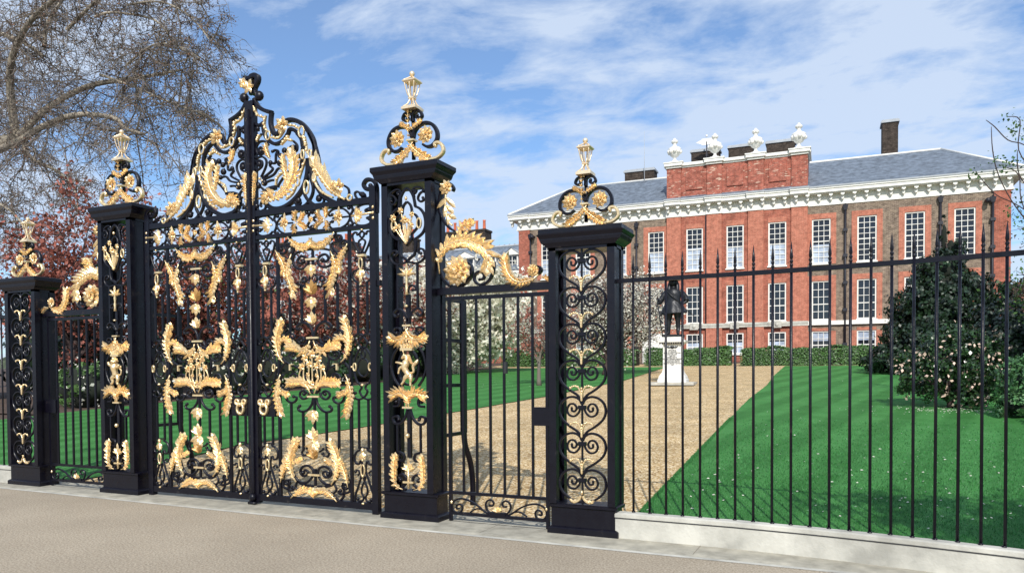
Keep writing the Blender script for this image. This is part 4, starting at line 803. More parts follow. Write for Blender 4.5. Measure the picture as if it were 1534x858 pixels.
# ================================================================ PIERS
def finial(K, cx, z0, k=1.):
    """gilded lantern on scrolls; authored for the taller pillar, drawn about its axis"""
    zr = 3.80; ax = -4.362
    tr = lambda p: [((x-ax)*k+cx, (z-zr)*k+z0) for x, z in p]; b2 = lambda p: (tr(p), mir(tr(p), cx))
    b = MB()
    Z = lambda q: tr(q)[0][1]
    zp = Z([(-4.391,4.431)]); zc = Z([(-4.390,4.541)]); zt = Z([(-4.388,4.712)]); za = Z([(-4.387,4.775)])
    b.box(cx-.088*k, cx+.088*k, -.088*k, .088*k, zp-.018, zp+.008); b.box(cx-.076*k, cx+.076*k, -.076*k, .076*k, zp+.008, zp+.018)
    for sx in (-1, 0, 1):
        for sy in (-1, 0, 1):
            if sx == 0 and sy == 0: continue
            q = lambda r, z: (cx+sx*r*k, sy*r*k, z)
            if sx and sy: b.tube([q(.072, zp+.012), q(.036, zp+.05*k), q(.016, zc)], .009*k, 5, 4)
            b.tube([q(.014, zc), q(.034, zc+.035*k), q(.048, zc+.09*k), q(.060, zt-.01)], .0065*k, 5, 4)
            if sx and sy: b.tube([q(.066, zt+.018), q(.028, zt+.045*k), q(.006, za)], .0075*k, 5, 4)
    b.profile(cx, 0, [(zc-.012*k, .022*k, .022*k), (zc-.005*k, .034*k, .034*k), (zc+.005*k, .034*k, .034*k), (zc+.012*k, .022*k, .022*k)])
    b.profile(cx, 0, [(zt-.014*k, .062*k, .062*k), (zt+.002*k, .080*k, .080*k), (zt+.012*k, .080*k, .080*k), (zt+.020*k, .066*k, .066*k)])
    b.sphere(cx, 0, Z([(-4.387,4.802)]), .030*k, n=12, m=8)
    f_ = K.part('lantern_finial', b, 'gold_soft')
    b = MB()
    for p in b2([(-4.354,4.123),(-4.335,4.189),(-4.273,4.243),(-4.185,4.255),(-4.106,4.220),(-4.057,4.139),(-4.061,4.059),(-4.116,4.005),(-4.181,4.001),(-4.231,4.032)]): b.strip(p, .036*k, .05*k, taper=(1, .6))
    for p in b2([(-4.367,4.294),(-4.356,4.361),(-4.315,4.395),(-4.264,4.385),(-4.242,4.338),(-4.272,4.314),(-4.308,4.329),(-4.301,4.353)]): b.strip(p, .026*k, .045*k, ball=(0, .025*k))
    b.tube([(cx, .02, Z([(-4.397,3.891)])), (cx, .02, Z([(-4.391,4.416)]))], .022*k, 6)
    K.part('iron_scrolls', b, 'iron', f_)
    for s_ in (-1, 1):
        K.ros(cx+s_*(tr([(-4.184,4.113)])[0][0]-cx), Z([(-4.184,4.123)]), .098*k, f_, y=-.02, n=9)
    K.leaf(tr([(-4.395,4.079),(-4.394,4.191),(-4.400,4.417)]), .05*k, 6, parent=f_, y=-.03)
    for p in b2([(-4.388,4.197),(-4.317,4.230),(-4.236,4.277)]): K.leaf(p, .06*k, 5, parent=f_, y=-.03)
    for p in b2([(-4.389,4.065),(-4.326,3.989),(-4.247,3.922),(-4.160,3.865)]): K.leaf(p, .125*k, 8, parent=f_, y=-.03)
    b = MB(); b.box(cx-.045*k, cx+.045*k, -.06*k, .03, Z([(-4.395,4.076)]), Z([(-4.395,4.094)]))
    for p in b2([(-4.175,3.864),(-4.053,3.861),(-3.977,3.913),(-3.980,3.975),(-4.022,4.020),(-4.072,4.014),(-4.066,3.984)]): b.strip(p, .030*k, .05*k, -.02, ball=(0, .022*k)); b.sphere(p[0][0], -.03, p[0][1], .02*k)
    K.part('gilded_hook', b, 'gold', f_)
def body(K, cx, hz, hw, db, bw, bd):
    b = MB(); b.profile(cx, 0, [(0, bw, bd), (.065, bw, bd), (.075, bw-.012, bd-.012), (.085, bw-.035, bd-.03), (.265, bw-.035, bd-.03), (.275, bw-.01, bd-.01), (.30, bw-.01, bd-.01), (.308, bw-.03, bd-.02)])
    K.part('base_block', b, 'iron')
    for sx in (-1, 1):
        b = MB(); x0 = cx+sx*hw
        for sy in (-1, 1): b.box(min(x0, x0-sx*.075), max(x0, x0-sx*.075), sy*(db-.04)-.04, sy*(db-.04)+.04, .308, hz-.16)
        K.part('corner_post', b, 'iron')
        b = MB(); b.box(min(x0-sx*.012, x0-sx*.03), max(x0-sx*.012, x0-sx*.03), -db+.08, db-.08, .308, hz-.16); K.part('side_plate', b, 'iron')
    b = MB(); b.box(cx-hw, cx+hw, -db, db, hz-.20, hz-.155); K.part('head_rail', b, 'iron')
    b = MB(); c_ = hz
    b.profile(cx, 0, [(c_-.175, hw-.01, db-.01), (c_-.170, hw+.012, db+.012), (c_-.15, hw+.03, db+.02), (c_-.125, hw+.065, db+.032), (c_-.095, hw+.078, db+.036), (c_-.085, hw+.08, db+.036), (c_-.07, hw+.088, db+.042), (c_-.05, hw+.105, db+.052), (c_-.038, .42, .204), (c_, .42, .204), (c_+.006, .41, .195)])
    K.part('cap', b, 'iron')
    b = MB()                                     # back stay
    for sx in ((1,) if hz > 3.5 else ()):
        x = cx+sx*(hw-.06); b.box(x-.03, x+.03, .62, .68, .9, 2.42)
        for z in (2.40, 1.95, 1.45, .9): b.box(x-.012, x+.012, db, .62, z-.02, z+.02)
        b.tube([(x, .65, .95), (x, .68, .75), (x, .80, .55), (x, .86, .3), (x, .86, 0)], .035, 8, 5)
    if b.v: K.part('back_stay', b, 'iron')
def royal_pier(x, label, unicorn, name='gate_pier'):
    hz = 3.80; cx = -4.373; org = (cx, 0, 0)
    MB.mirror = None
    root = thing(name, (x, 0, 0), label, 'gate pier', 'openwork pillars of the gateway'); K = Kit(root, org)
    body(K, cx, hz, .31, .15, .367, .146)
    ax = [(-4.278,3.560)][0][0]; m2 = lambda p: ([(q[0]-ax+cx, q[1]) for q in p], mir([(q[0]-ax+cx, q[1]) for q in p], cx)); Y = -.125
    b = MB()
    for p in m2([(-4.278,3.560),(-4.238,3.531),(-4.204,3.479),(-4.185,3.413),(-4.176,3.356)]): b.strip(p, .026, .03, Y)
    for p in m2([(-4.176,3.356),(-4.120,3.329),(-4.075,3.276),(-4.053,3.206),(-4.056,3.128),(-4.094,3.063),(-4.180,3.010)]): b.strip(p, .026, .03, Y)
    for p in m2([(-4.180,3.010),(-4.173,2.942),(-4.193,2.848)]+[(-4.228,2.827),(-4.292,2.777)]): b.strip(p, .026, .03, Y)
    for p in m2([(-4.274,3.414),(-4.239,3.382),(-4.222,3.339),(-4.217,3.287)]): b.strip(p, .022, .03, Y)
    for p in m2([(-4.217,3.287),(-4.168,3.263),(-4.141,3.204),(-4.150,3.136),(-4.225,3.066)]): b.strip(p, .022, .03, Y)
    for p in m2([(-4.225,3.066),(-4.228,3.006),(-4.284,2.949)]): b.strip(p, .022, .03, Y)
    for p in m2([(-4.173,3.500),(-4.158,3.523),(-4.192,3.520),(-4.207,3.484),(-4.187,3.453)]+[(-4.200,3.532),(-4.163,3.556),(-4.106,3.544),(-4.072,3.514),(-4.078,3.490)][0:5]): b.strip(p, .02, .028, Y, ball=(.022, 0))
    for p in m2([(-4.072,3.509),(-4.118,3.485),(-4.141,3.438),(-4.113,3.401),(-4.073,3.412),(-4.079,3.437)]): b.strip(p, .02, .028, Y, ball=(0, .022))
    for p in m2([(-4.292,2.777),(-4.228,2.768),(-4.160,2.757),(-4.091,2.784),(-4.059,2.840),(-4.084,2.895),(-4.130,2.904),(-4.147,2.875),(-4.113,2.858)]): b.strip(p, .022, .028, Y, ball=(0, .024))
    for p in m2([(-4.278,2.451),(-4.266,2.499),(-4.225,2.525),(-4.179,2.505),(-4.174,2.475),(-4.214,2.472)]): b.strip(p, .02, .028, Y, ball=(0, .02))
    for p in m2([(-4.291,2.134),(-4.263,2.198),(-4.205,2.258),(-4.142,2.277),(-4.096,2.236),(-4.120,2.197),(-4.160,2.217)]): b.strip(p, .022, .028, Y, ball=(0, .026))
    for p in m2([(-4.278,2.143),(-4.259,2.185),(-4.221,2.216)]): b.strip(p, .022, .028, Y)
    for p in m2([(-4.133,2.021),(-4.092,2.036),(-4.110,2.074),(-4.166,2.070),(-4.179,2.022),(-4.136,1.984),(-4.080,1.993)]): b.strip(p, .022, .028, Y, ball=(.028, 0))
    for p in m2([(-4.150,1.867),(-4.089,1.786),(-4.059,1.647),(-4.097,1.530),(-4.154,1.453)]): b.strip(p, .022, .028, Y)
    for p in m2([(-4.119,1.282),(-4.081,1.299),(-4.109,1.332),(-4.157,1.298),(-4.148,1.241),(-4.082,1.233)]): b.strip(p, .024, .028, Y, ball=(.028, 0))
    for p in m2([(-4.264,1.206),(-4.227,1.107),(-4.160,1.046),(-4.093,1.052),(-4.074,1.110),(-4.131,1.125),(-4.150,1.092)]): b.strip(p, .026, .03, Y, ball=(0, .026))
    for p in m2([(-4.148,0.737),(-4.208,0.713),(-4.208,0.652),(-4.135,0.655),(-4.135,0.696)]): b.strip(p, .024, .028, Y, ball=(0, .026))
    for p in m2([(-4.166,0.438),(-4.137,0.473),(-4.185,0.499),(-4.237,0.459),(-4.224,0.393),(-4.177,0.355),(-4.235,0.335)]): b.strip(p, .026, .03, Y, ball=(.03, 0))
    cz = [(-4.292,1.649)][0][1]; b.strip([(cx+.128*math.cos(a), cz+.185*math.sin(a)) for a in np.linspace(0, 6.283, 16, endpoint=False)], .024, .03, Y, closed=True)
    K.part('scroll_panel', b, 'iron')
    for z0, z1 in (([(-4.292,2.278)][0][1], [(-4.286,2.767)][0][1]), ([(-4.148,0.737)][0][1], [(-4.145,1.043)][0][1])):
        for s_ in (-1, 1):
            b = MB(); x_ = cx+s_*(.123 if z0 > 1.5 else .145); b.box(x_-.011, x_+.011, Y-.011, Y+.011, z0, z1); K.part('bar', b, 'iron')
    b = MB(); b.box(cx-.022, cx+.022, Y-.005, Y+.03, [(-4.287,2.111)][0][1], [(-4.290,2.431)][0][1]); b.box(cx-.022, cx+.022, Y-.005, Y+.03, [(-4.295,0.681)][0][1], [(-4.289,1.205)][0][1]); K.part('centre_bar', b, 'iron')
    Yg = Y-.02
    b = MB()
    for s_ in (-1, 1): b.link_ring(cx+s_*.158, [(-4.116,3.172)][0][1], .026, .052, Yg, .015)
    b.sphere(cx, Yg, [(-4.279,3.447)][0][1], .016, .016, .022)
    zb_ = [(-4.284,2.980)][0][1]
    for dx_, q, r in ((-.055, [(-4.327,3.319)], .04), (-.15, [(-4.409,3.248)], .045), (-.01, [(-4.299,3.218)], .05), (.085, [(-4.200,3.268)], .035), (.08, [(-4.213,3.152)], .035), (-.13, [(-4.411,3.129)], .035), (.04, [(-4.224,3.202)], .03), (-.08, [(-4.340,3.153)], .03)):
        b.rosette(cx+dx_, q[0][1], r, Yg-.02, 6); b.tube([(cx+dx_*.1, Yg, zb_), (cx+dx_*.45, Yg-.01, (zb_*.6+q[0][1]*.4)), (cx+dx_, Yg-.01, q[0][1])], .008, 5, 4)
    for a in (-28, -14, 0, 14, 28): b.petal(cx, zb_, math.sin(rad(a)), math.cos(rad(a)), .19, .018, Yg, .012)
    b.sphere(cx, Yg-.01, zb_, .022)
    K.part('gilded_bouquet', b, 'gold')
    b = MB(); z1 = [(-4.293,2.679)][0][1]
    for a in (-85, -50, 0, 50, 85): b.petal(cx, z1-.04, math.sin(rad(a)), math.cos(rad(a)), .12, .035, Yg, .02)
    b.tube([(cx, Yg, z) for z in np.linspace([(-4.292,2.758)][0][1], [(-4.296,2.427)][0][1], 9)], [.008, .010, .024, .012, .018, .011, .018, .013, .02], 7)
    b.sphere(cx, Yg-.01, [(-4.297,2.305)][0][1], .022, .02, .014); b.box(cx-.05, cx+.05, Yg-.02, Y, [(-4.299,2.090)][0][1], [(-4.299,2.107)][0][1]); b.box(cx-.06, cx+.06, Yg-.02, Y, [(-4.289,1.212)][0][1], [(-4.289,1.232)][0][1])
    b.sphere(cx, Yg-.01, [(-4.292,0.921)][0][1], .028)
    K.part('gilded_spindle', b, 'gold')
    for p in m2([(-4.295,2.074),(-4.254,1.997),(-4.174,1.945),(-4.075,1.964)]): K.leaf(p, .15, 9, y=Yg)
    for p in m2([(-4.295,1.222),(-4.279,1.313),(-4.201,1.372),(-4.094,1.353)]): K.leaf(p, .16, 10, y=Yg)
    for p in m2([(-4.211,0.341),(-4.109,0.384),(-4.095,0.517),(-4.112,0.694)]): K.leaf(p, .11, 9, y=Yg)
    b = MB()
    z1 = [(-4.286,0.573)][0][1]
    for a in (-70, -35, 0, 35, 70): b.petal(cx, z1-.03, math.sin(rad(a)), math.cos(rad(a)), .15 if a == 0 else .10, .04, Yg, .02)
    b.tube([(cx, Yg, [(-4.289,0.348)][0][1]), (cx, Yg, z1)], .014, 6); b.box(cx-.065, cx+.065, Yg-.015, Y, [(-4.288,0.410)][0][1], [(-4.288,0.430)][0][1])
    K.part('gilded_fleur', b, 'gold')
    # crown
    b = MB(); zc = [(-4.298,1.848)][0][1]; b.box(cx-.075, cx+.075, Yg-.03, Y, zc-.018, zc+.012)
    for a in (-1, -.5, 0, .5, 1): b.petal(cx+a*.062, zc, a*.3, 1, .085, .035, Yg-.01, .02); b.sphere(cx+a*.075, Yg-.02, zc+.085-.02*abs(a), .011)
    b.strip([(cx-.07, zc+.03), (cx-.06, zc+.11), (cx, zc+.10), (cx+.06, zc+.11), (cx+.07, zc+.03)], .014, .02, Yg-.01); b.sphere(cx, Yg-.02, zc+.125, .017); b.petal(cx, zc+.13, 0, 1, .05, .025, Yg-.02, .01)
    K.part('crown', b, 'gold')
    # heraldic beast, in relief, standing on its hind legs
    b = MB(); T = lambda pts, r: b.tube([(cx+(a-.5)*.30, Yg-.01-d, cz+(.5-c)*.36) for a, c, d in pts], r, 8, 4)
    if unicorn:
        T([(.42,.30,0),(.47,.38,.01),(.44,.50,.02),(.52,.64,.015),(.60,.72,.01)], [.030,.040,.036,.030,.036])          # trunk
        T([(.47,.38,.01),(.52,.24,.01),(.46,.13,.015)], [.032,.026,.020]); T([(.47,.12,.02),(.38,.19,.02),(.33,.23,.02)], [.024,.018,.012])  # neck, head
        T([(.42,.10,.02),(.36,-.04,.02)], [.008,.003])                                                                  # horn
        T([(.44,.42,.02),(.26,.36,.03),(.10,.34,.03)], [.020,.013,.010]); T([(.42,.46,.02),(.28,.50,.03),(.22,.60,.03),(.20,.68,.03)], [.020,.014,.010,.010])
        T([(.58,.72,.01),(.46,.80,.02),(.40,.90,.02),(.30,1.0,.02)], [.036,.024,.013,.012]); T([(.62,.72,0),(.68,.84,.01),(.66,.92,.01),(.66,1.04,.01)], [.034,.022,.013,.013])
        T([(.64,.66,0),(.80,.62,.01),(.78,.46,.01),(.92,.34,.01),(.98,.26,.01)], [.010,.012,.018,.022,.004])
        for k in range(5): b.petal(cx+(.52+.03*k-.5)*.3, cz+(.5-.12-.055*k)*.36, 1, -.5, .055, .03, Yg-.02, .02)
    else:
        T([(.50,.26,0),(.50,.40,.02),(.52,.54,.02),(.54,.68,.01)], [.040,.050,.036,.040])
        T([(.50,.22,.01),(.49,.12,.02)], [.052,.040]); T([(.49,.16,.03),(.47,.19,.06)], [.026,.016])
        for k in range(9): a = rad(k*40); b.petal(cx-.005+math.cos(a)*.015, cz+.12+math.sin(a)*.015, math.cos(a), math.sin(a), .055, .03, Yg-.015, .02)
        T([(.44,.36,.02),(.24,.30,.03),(.18,.20,.03)], [.024,.018,.018]); T([(.58,.36,.02),(.78,.38,.03),(.86,.30,.03)], [.024,.018,.018])
        T([(.50,.70,.01),(.36,.80,.02),(.40,.92,.02),(.30,1.0,.02)], [.036,.026,.016,.018]); T([(.60,.70,0),(.68,.84,.01),(.62,.94,.01),(.70,1.02,.01)], [.034,.024,.016,.018])
        T([(.62,.66,0),(.86,.66,.01),(.90,.50,.01),(.80,.44,.01),(.90,.36,.01)], [.010,.010,.010,.012,.018])
        for k in range(4): b.petal(cx+(.42+.05*k-.5)*.3, cz+(.5-.02)*.36, -.3+.2*k, 1, .04, .02, Yg-.02, .01)
    K.part('unicorn_figure' if unicorn else 'lion_figure', b, 'gold')
    finial(K, cx, hz+.006, 1.)
    return root
royal_pier(-4.373, 'tall black openwork pillar with the gilded unicorn, between the main gate and a side gate', True)
royal_pier(-8.89, 'tall black openwork pillar with the gilded lion, between the main gate and a side gate', False)
def heart_pier(x, label):
    hz = 2.969; cx = -2.41; org = (cx, 0, 0)
    root = thing('gate_pier', (x, 0, 0), label, 'gate pier', 'openwork pillars of the gateway'); K = Kit(root, org)
    body(K, cx, hz, .335, .15, .36, .146); Y = -.12
    b = MB(); b.box(cx-.009, cx+.009, Y-.008, Y+.008, .31, hz-.2); K.part('centre_rod', b, 'iron')
    for k in range(7):
        z = 2.66-.352*k; b = MB()
        for s_ in (-1, 1):
            f_ = lambda pts: [(cx+s_*a, z+c) for a, c in pts]
            low = [(.235,-.05),(.205,-.12),(.13,-.185),(.05,-.235),(.008,-.29)] if k < 6 else [(.235,-.06),(.20,-.13),(.12,-.19),(.05,-.21),(.0,-.215)]
            b.strip(f_([(.005,.03),(.03,.075),(.09,.10),(.165,.085),(.222,.03)]+low), .022, .024, Y)
            b.strip(f_([(.02,0),(.035,-.05),(.08,-.088),(.135,-.075),(.155,-.025),(.13,.025),(.085,.03),(.058,-.005),(.075,-.04),(.105,-.035),(.108,-.01)]), .019, .022, Y, ball=(0, .018))
        b.box(cx-.038, cx+.038, Y-.02, Y+.02, z-.018, z+.018)
        K.part('heart_scroll', b, 'iron')
        b = MB(); zz = z-.352 if k < 6 else z-.25
        if k < 6:
            for s_ in (-1, 1):
                b.strip([(cx+s_*.004, zz+.07), (cx+s_*.010, zz+.145), (cx+s_*.040, zz+.195), (cx+s_*.085, zz+.205), (cx+s_*.118, zz+.175)], .013, .02, Y-.02, taper=(.7, .6))
                for t in range(5): b.sphere(cx+s_*(.036+.02*t), Y-.025, zz+.197+.008*math.sin(t), .009, .008, .012, 6, 4)
            for t in range(5): b.sphere(cx, Y-.022, zz+.07+.028*t, .012, .010, .013, 6, 4)
        else:
            for s_ in (-1, 1): b.strip([(cx+s_*.012, zz+.10), (cx+s_*.03, zz+.06), (cx+s_*.08, zz+.035), (cx+s_*.12, zz+.06)], .024, .026, Y-.02); b.petal(cx+s_*.04, zz+.05, s_, -.2, .08, .04, Y-.02, .02)
            b.sphere(cx, Y-.02, zz+.13, .014, .014, .024)
        K.part('gilded_husk', b, 'gold')
    finial(K, cx, hz+.006, .86)
    return root
heart_pier(-2.41, 'shorter black heart scroll pillar where the side gate meets the long railings')
heart_pier(-10.864, 'shorter black heart scroll pillar standing under the plane tree')

# ================================================================ SIDE GATES
def side_gate(mirror, lab1, lab2):
    MB.mirror = -6.635 if mirror else None
    mx_ = lambda x: 2*-6.635-x if mirror else x
    x0, x1 = -3.955, -2.80; org = (mx_((x0+x1)/2), 0, 0)
    root = thing('side_gate', org, lab1, 'gate', 'low side gates'); K = Kit(root, org)
    n = 8; zt = 2.375
    for k in range(n):
        x = x0+.02+(x1-x0-.04)*k/(n-1); b = MB(); e = k in (0, n-1); h = .016 if e else .0115
        b.box(x-h, x+h, -h, h, .02 if e else .335, zt-.02); K.part('stile' if e else 'bar', b, 'iron')
    for z, h, nm in ((zt, .02, 'top_rail'), (.32, .016, 'middle_rail'), (.10, .016, 'bottom_rail')):
        b = MB(); b.box(x0+.036, x1-.036, -.016, .016, z-h, z+h) if nm != 'top_rail' else b.box(x0, x1, -.018, .018, z-h, z+h); K.part(nm, b, 'iron')
    b = MB(); b.box(x0+.04, x1-.02, -.01, .01, .0, .014)
    cxx = (x0+x1)/2; ax = [(-3.359,0.179)][0][0]; m2 = lambda p: ([(a-ax+cxx, c) for a, c in p], mir([(a-ax+cxx, c) for a, c in p], cxx))
    for p in m2([(-3.439,0.111),(-3.512,0.138),(-3.610,0.205),(-3.701,0.243),(-3.793,0.258),(-3.870,0.232),(-3.900,0.185),(-3.892,0.133),(-3.845,0.103),(-3.795,0.118),(-3.777,0.164),(-3.802,0.196),(-3.845,0.182),(-3.845,0.148),(-3.815,0.154)]): b.strip(p, .018, .022)
    for p in m2([(-3.431,0.119),(-3.479,0.152),(-3.503,0.205),(-3.487,0.250),(-3.446,0.268),(-3.410,0.241),(-3.422,0.207),(-3.455,0.209)]): b.strip(p, .018, .022, ball=(0, .016))
    for p in m2([(-3.686,0.122),(-3.619,0.160),(-3.561,0.161),(-3.512,0.142)]): b.strip(p, .014, .02)
    b.box(cxx-.085, cxx+.085, -.018, .018, .10, .145)
    K.part('scroll_foot', b, 'iron')
    b = MB()
    for a in (-70, -35, 0, 35, 70): b.petal(cxx, .15, math.sin(rad(a)), math.cos(rad(a)), .075, .035, -.02, .02)
    for s_ in (-1, 1): b.sphere(cxx+s_*.545, -.01, .215, .016, .014, .02)
    K.part('gilded_foot', b, 'gold')
    b = MB(); b.box(x1-.17, x1+.12 if not mirror else x1+.05, -.028, .028, 1.055, 1.24); K.part('lock_box', b, 'iron')
    b = MB(); b.box(x0+.66, x0+.69, -.02, .02, 1.58, 1.70); K.part('latch', b, 'dark')
    # fixed overthrow
    org = (mx_((x0+x1)/2), 0, 2.41); root2 = thing('gate_overthrow', org, lab2, 'gate overthrow', 'gilded overthrows above the side gates'); K = Kit(root2, org)
    b = MB(); b.box(-4.06, -2.745, -.035, .035, 2.415, 2.49); K.part('beam', b, 'iron')
    b = MB(); b.strip([(-3.885,3.500),(-3.872,3.534),(-3.919,3.587),(-3.991,3.581),(-4.013,3.542),(-4.041,3.447),(-4.050,3.336),(-3.995,3.205),(-3.907,3.107),(-3.825,3.072)], .028, .05, taper=(.6, .6))
    b.strip([(-4.047,2.802),(-4.032,2.661),(-3.969,2.545),(-3.857,2.494),(-3.738,2.533),(-3.667,2.625),(-3.682,2.716),(-3.752,2.762),(-3.799,2.769)], .03, .06)
    b.strip([(-3.405,2.732),(-3.416,2.624),(-3.475,2.532),(-3.567,2.503),(-3.629,2.547),(-3.628,2.609),(-3.574,2.640),(-3.523,2.610),(-3.528,2.565),(-3.574,2.558)], .024, .045, ball=(0, .022))
    b.strip([(-2.945,2.571),(-2.907,2.583),(-2.883,2.613),(-2.899,2.642),(-2.937,2.651)], .03, .05)
    K.part('iron_scrolls', b, 'iron')
    K.ros(*[(-3.944,3.539)][0], .082, y=-.04, n=8); K.ros(*[(-3.813,2.659)][0], .165, y=-.03, n=11); K.ros(*[(-2.953,2.613)][0], .068, y=-.04, n=10)
    b = MB(); b.tube([(x, -.03, z) for x, z in [(-3.952,3.487),(-3.958,3.327),(-3.923,3.184),(-3.875,3.139)]], .012, 6, 3)
    for p, q in (([(-3.949,3.431)], [(-3.826,3.312)]), ([(-3.953,3.424)], [(-4.058,3.330)]), ([(-3.957,3.341)], [(-3.967,3.227)]), ([(-3.945,3.347)], [(-3.846,3.254)]), ([(-3.930,3.255)], [(-3.814,3.200)]), ([(-3.922,3.240)], [(-3.926,3.143)])):
        b.petal(*p[0], q[0][0]-p[0][0], q[0][1]-p[0][1], math.hypot(q[0][0]-p[0][0], q[0][1]-p[0][1]), .055, -.035, .02)
    K.part('gilded_sprig', b, 'gold')
    K.leaf([(-3.821,3.002),(-3.788,3.090),(-3.749,3.135),(-3.639,3.146)], .10, 6); K.leaf([(-3.773,3.088),(-3.694,3.089),(-3.678,3.156)], .09, 5)
    K.leaf([(-4.028,2.640),(-4.039,2.816),(-3.941,2.928),(-3.766,2.974),(-3.579,2.919),(-3.465,2.824),(-3.470,2.668)], .225, 15, stem=.2)
    K.leaf([(-2.896,2.564),(-2.938,2.528),(-3.015,2.507),(-3.104,2.500),(-3.189,2.542),(-3.248,2.635),(-3.270,2.754)], .15, 14, stem=.3); K.leaf([(-2.877,2.535),(-2.817,2.532),(-2.753,2.497)], .07, 6)
    MB.mirror = None
side_gate(False, 'low plain-barred side gate with a square lock plate, next to the unicorn pillar', 'gilded acanthus overthrow above the side gate that adjoins the unicorn pillar')
side_gate(True, 'low plain-barred side gate next to the lion pillar, in front of the red-leaved tree', 'gilded acanthus overthrow above the side gate that adjoins the lion pillar')

# ================================================================ RAILINGS AND PLINTH
bars = [(-1.93,-.03,0),(-.99,-.04,6),(-.36,-.11,10),(-.21,-.14,11),(.41,-.19,15),(1.02,-.33,19),(1.32,-.42,21),(1.6,-.5,23)]
def fence_at(k): ks = [q[2] for q in bars]; return np.interp(k, ks, [q[0] for q in bars]), np.interp(k, ks, [(-.03, -.045, -.10, -.118, -.21, -.33, -.41, -.5)[i] for i in range(8)])
def spear_bar(b, x, y, z0, zr):
    jx, jy = .004*math.sin(x*91), .004*math.sin(x*57); b.tube([(x, y, z0), (x+jx, y+jy, zr+.05)], .0118, 8); x += jx; y += jy; b.tube([(x, y, z0-.01), (x, y, z0+.012)], .018, 8)
    b.lathe(x, y, [(zr+.035, .011), (zr+.045, .016), (zr+.055, .010), (zr+.068, .011), (zr+.08, .0165), (zr+.092, .009), (zr+.10, .0105), (zr+.115, .0145), (zr+.15, .0115), (zr+.245, .0015)], 8)
def railing(name, pts, label, z0, zr, plinth_label):
    org = (*pts[0][:2], z0); root = thing(name, org, label, 'railings', 'plain spear railings'); K = Kit(root, org)
    for x, y in pts: b = MB(); spear_bar(b, x, y, z0, zr); K.part('spear_bar', b, 'iron')
    b = MB(); s_ = 1 if pts[-1][0] > pts[0][0] else -1
    P_ = [(pts[0][0]-s_*.16, pts[0][1])]+pts+[(pts[-1][0]+s_*.1, pts[-1][1])]
    v = []
    for x, y in P_: v += [(x, y-.010, zr-.02), (x, y+.010, zr-.02), (x, y+.010, zr+.02), (x, y-.010, zr+.02)]
    f = [(4*i+j, 4*i+4+j, 4*i+4+(j+1) % 4, 4*i+(j+1) % 4) for i in range(len(P_)-1) for j in range(4)]; b.add(v, f); K.part('rail', b, 'iron')
    b = MB(); v = []
    for k, (x, y) in enumerate(P_):
        j = .006*math.sin(k*1.9); v += [(x, y-.085, -.02), (x, y-.085, z0-.045), (x, y-.088, z0-.043), (x, y-.088, z0-.012), (x, y-.07, z0-.001), (x, y+.02+j, z0), (x, y+.04+j, z0-.015), (x, y+.10, -.02)]
    n = 8; f = [(n*i+j, n*i+n+j, n*i+n+j+1, n*i+j+1) for i in range(len(P_)-1) for j in range(n-1)]+[tuple(range(n)), tuple(range(n*len(P_)-1, n*len(P_)-n-1, -1))]
    b.add(v, f) if s_ > 0 else b.add(v, [tuple(reversed(q)) for q in f])
    o = b.build('stone_plinth', M['stone'], None, (P_[0][0], P_[0][1], 0)); o.location = (P_[0][0], P_[0][1], 0); tag(o, plinth_label, 'plinth')
    b = MB(); v = []
    for x, y in P_: v += [(x, y-.0895, z0-.055), (x, y-.0895, z0-.046)]
    b.add(v, [(2*i, 2*i+2, 2*i+3, 2*i+1) for i in range(len(P_)-1)])
    j_ = b.build('joint_line', M['dark'], o, (P_[0][0], P_[0][1], 0))
railing('railings', [tuple(float(t) for t in fence_at(k)) for k in range(0, 24)], 'long run of plain black railings with spear heads, curving in front of the striped lawn', .255, 2.455, 'long low white stone plinth under the railings in front of the striped lawn')
railing('railings', [(-11.38-.155*k, 0.) for k in range(0, 9)], 'short sliver of plain black railings beyond the heart scroll pillar under the plane tree', .255, 2.455, 'short piece of white stone plinth beyond the heart scroll pillar under the plane tree')
# ================================================================ FOLIAGE TOOLS
def cards(name, pos, nrm, size, m, parent=None, org=(0, 0, 0), asp=1.5, seed=1):
    """many small separate leaf-shaped faces"""
    R = np.random.default_rng(seed); P_ = np.asarray(pos, float); n = len(P_)
    if n == 0: return None
    s = np.asarray(size, float)*np.ones(n); s = s*R.uniform(.6, 1.3, n)
    a = R.normal(size=(n, 3)); a /= np.linalg.norm(a, axis=1)[:, None]
    c = R.normal(size=(n, 3)) if nrm is None else nrm+R.normal(size=(n, 3))*.6
    t = np.cross(a, c); t /= (np.linalg.norm(t, axis=1)[:, None]+1e-9); bt = np.cross(t, c/(np.linalg.norm(c, axis=1)[:, None]+1e-9)); bt /= (np.linalg.norm(bt, axis=1)[:, None]+1e-9)
    l = s[:, None]*asp/2; w_ = s[:, None]/2; fold = (c/(np.linalg.norm(c, axis=1)[:, None]+1e-9))*s[:, None]*.18
    V = np.stack([P_-t*l, P_+bt*w_+fold, P_+t*l, P_-bt*w_+fold], 1).reshape(-1, 3)-np.array(org)
    me = bpy.data.meshes.new(name); me.vertices.add(4*n); me.vertices.foreach_set('co', V.ravel()); me.loops.add(4*n); me.polygons.add(n)
    me.loops.foreach_set('vertex_index', np.arange(4*n)); me.polygons.foreach_set('loop_start', np.arange(0, 4*n, 4)); me.update(); me.validate()
    me.materials.append(m); o = bpy.data.objects.new(name, me); C.objects.link(o)
    if parent: o.parent = parent
    return o
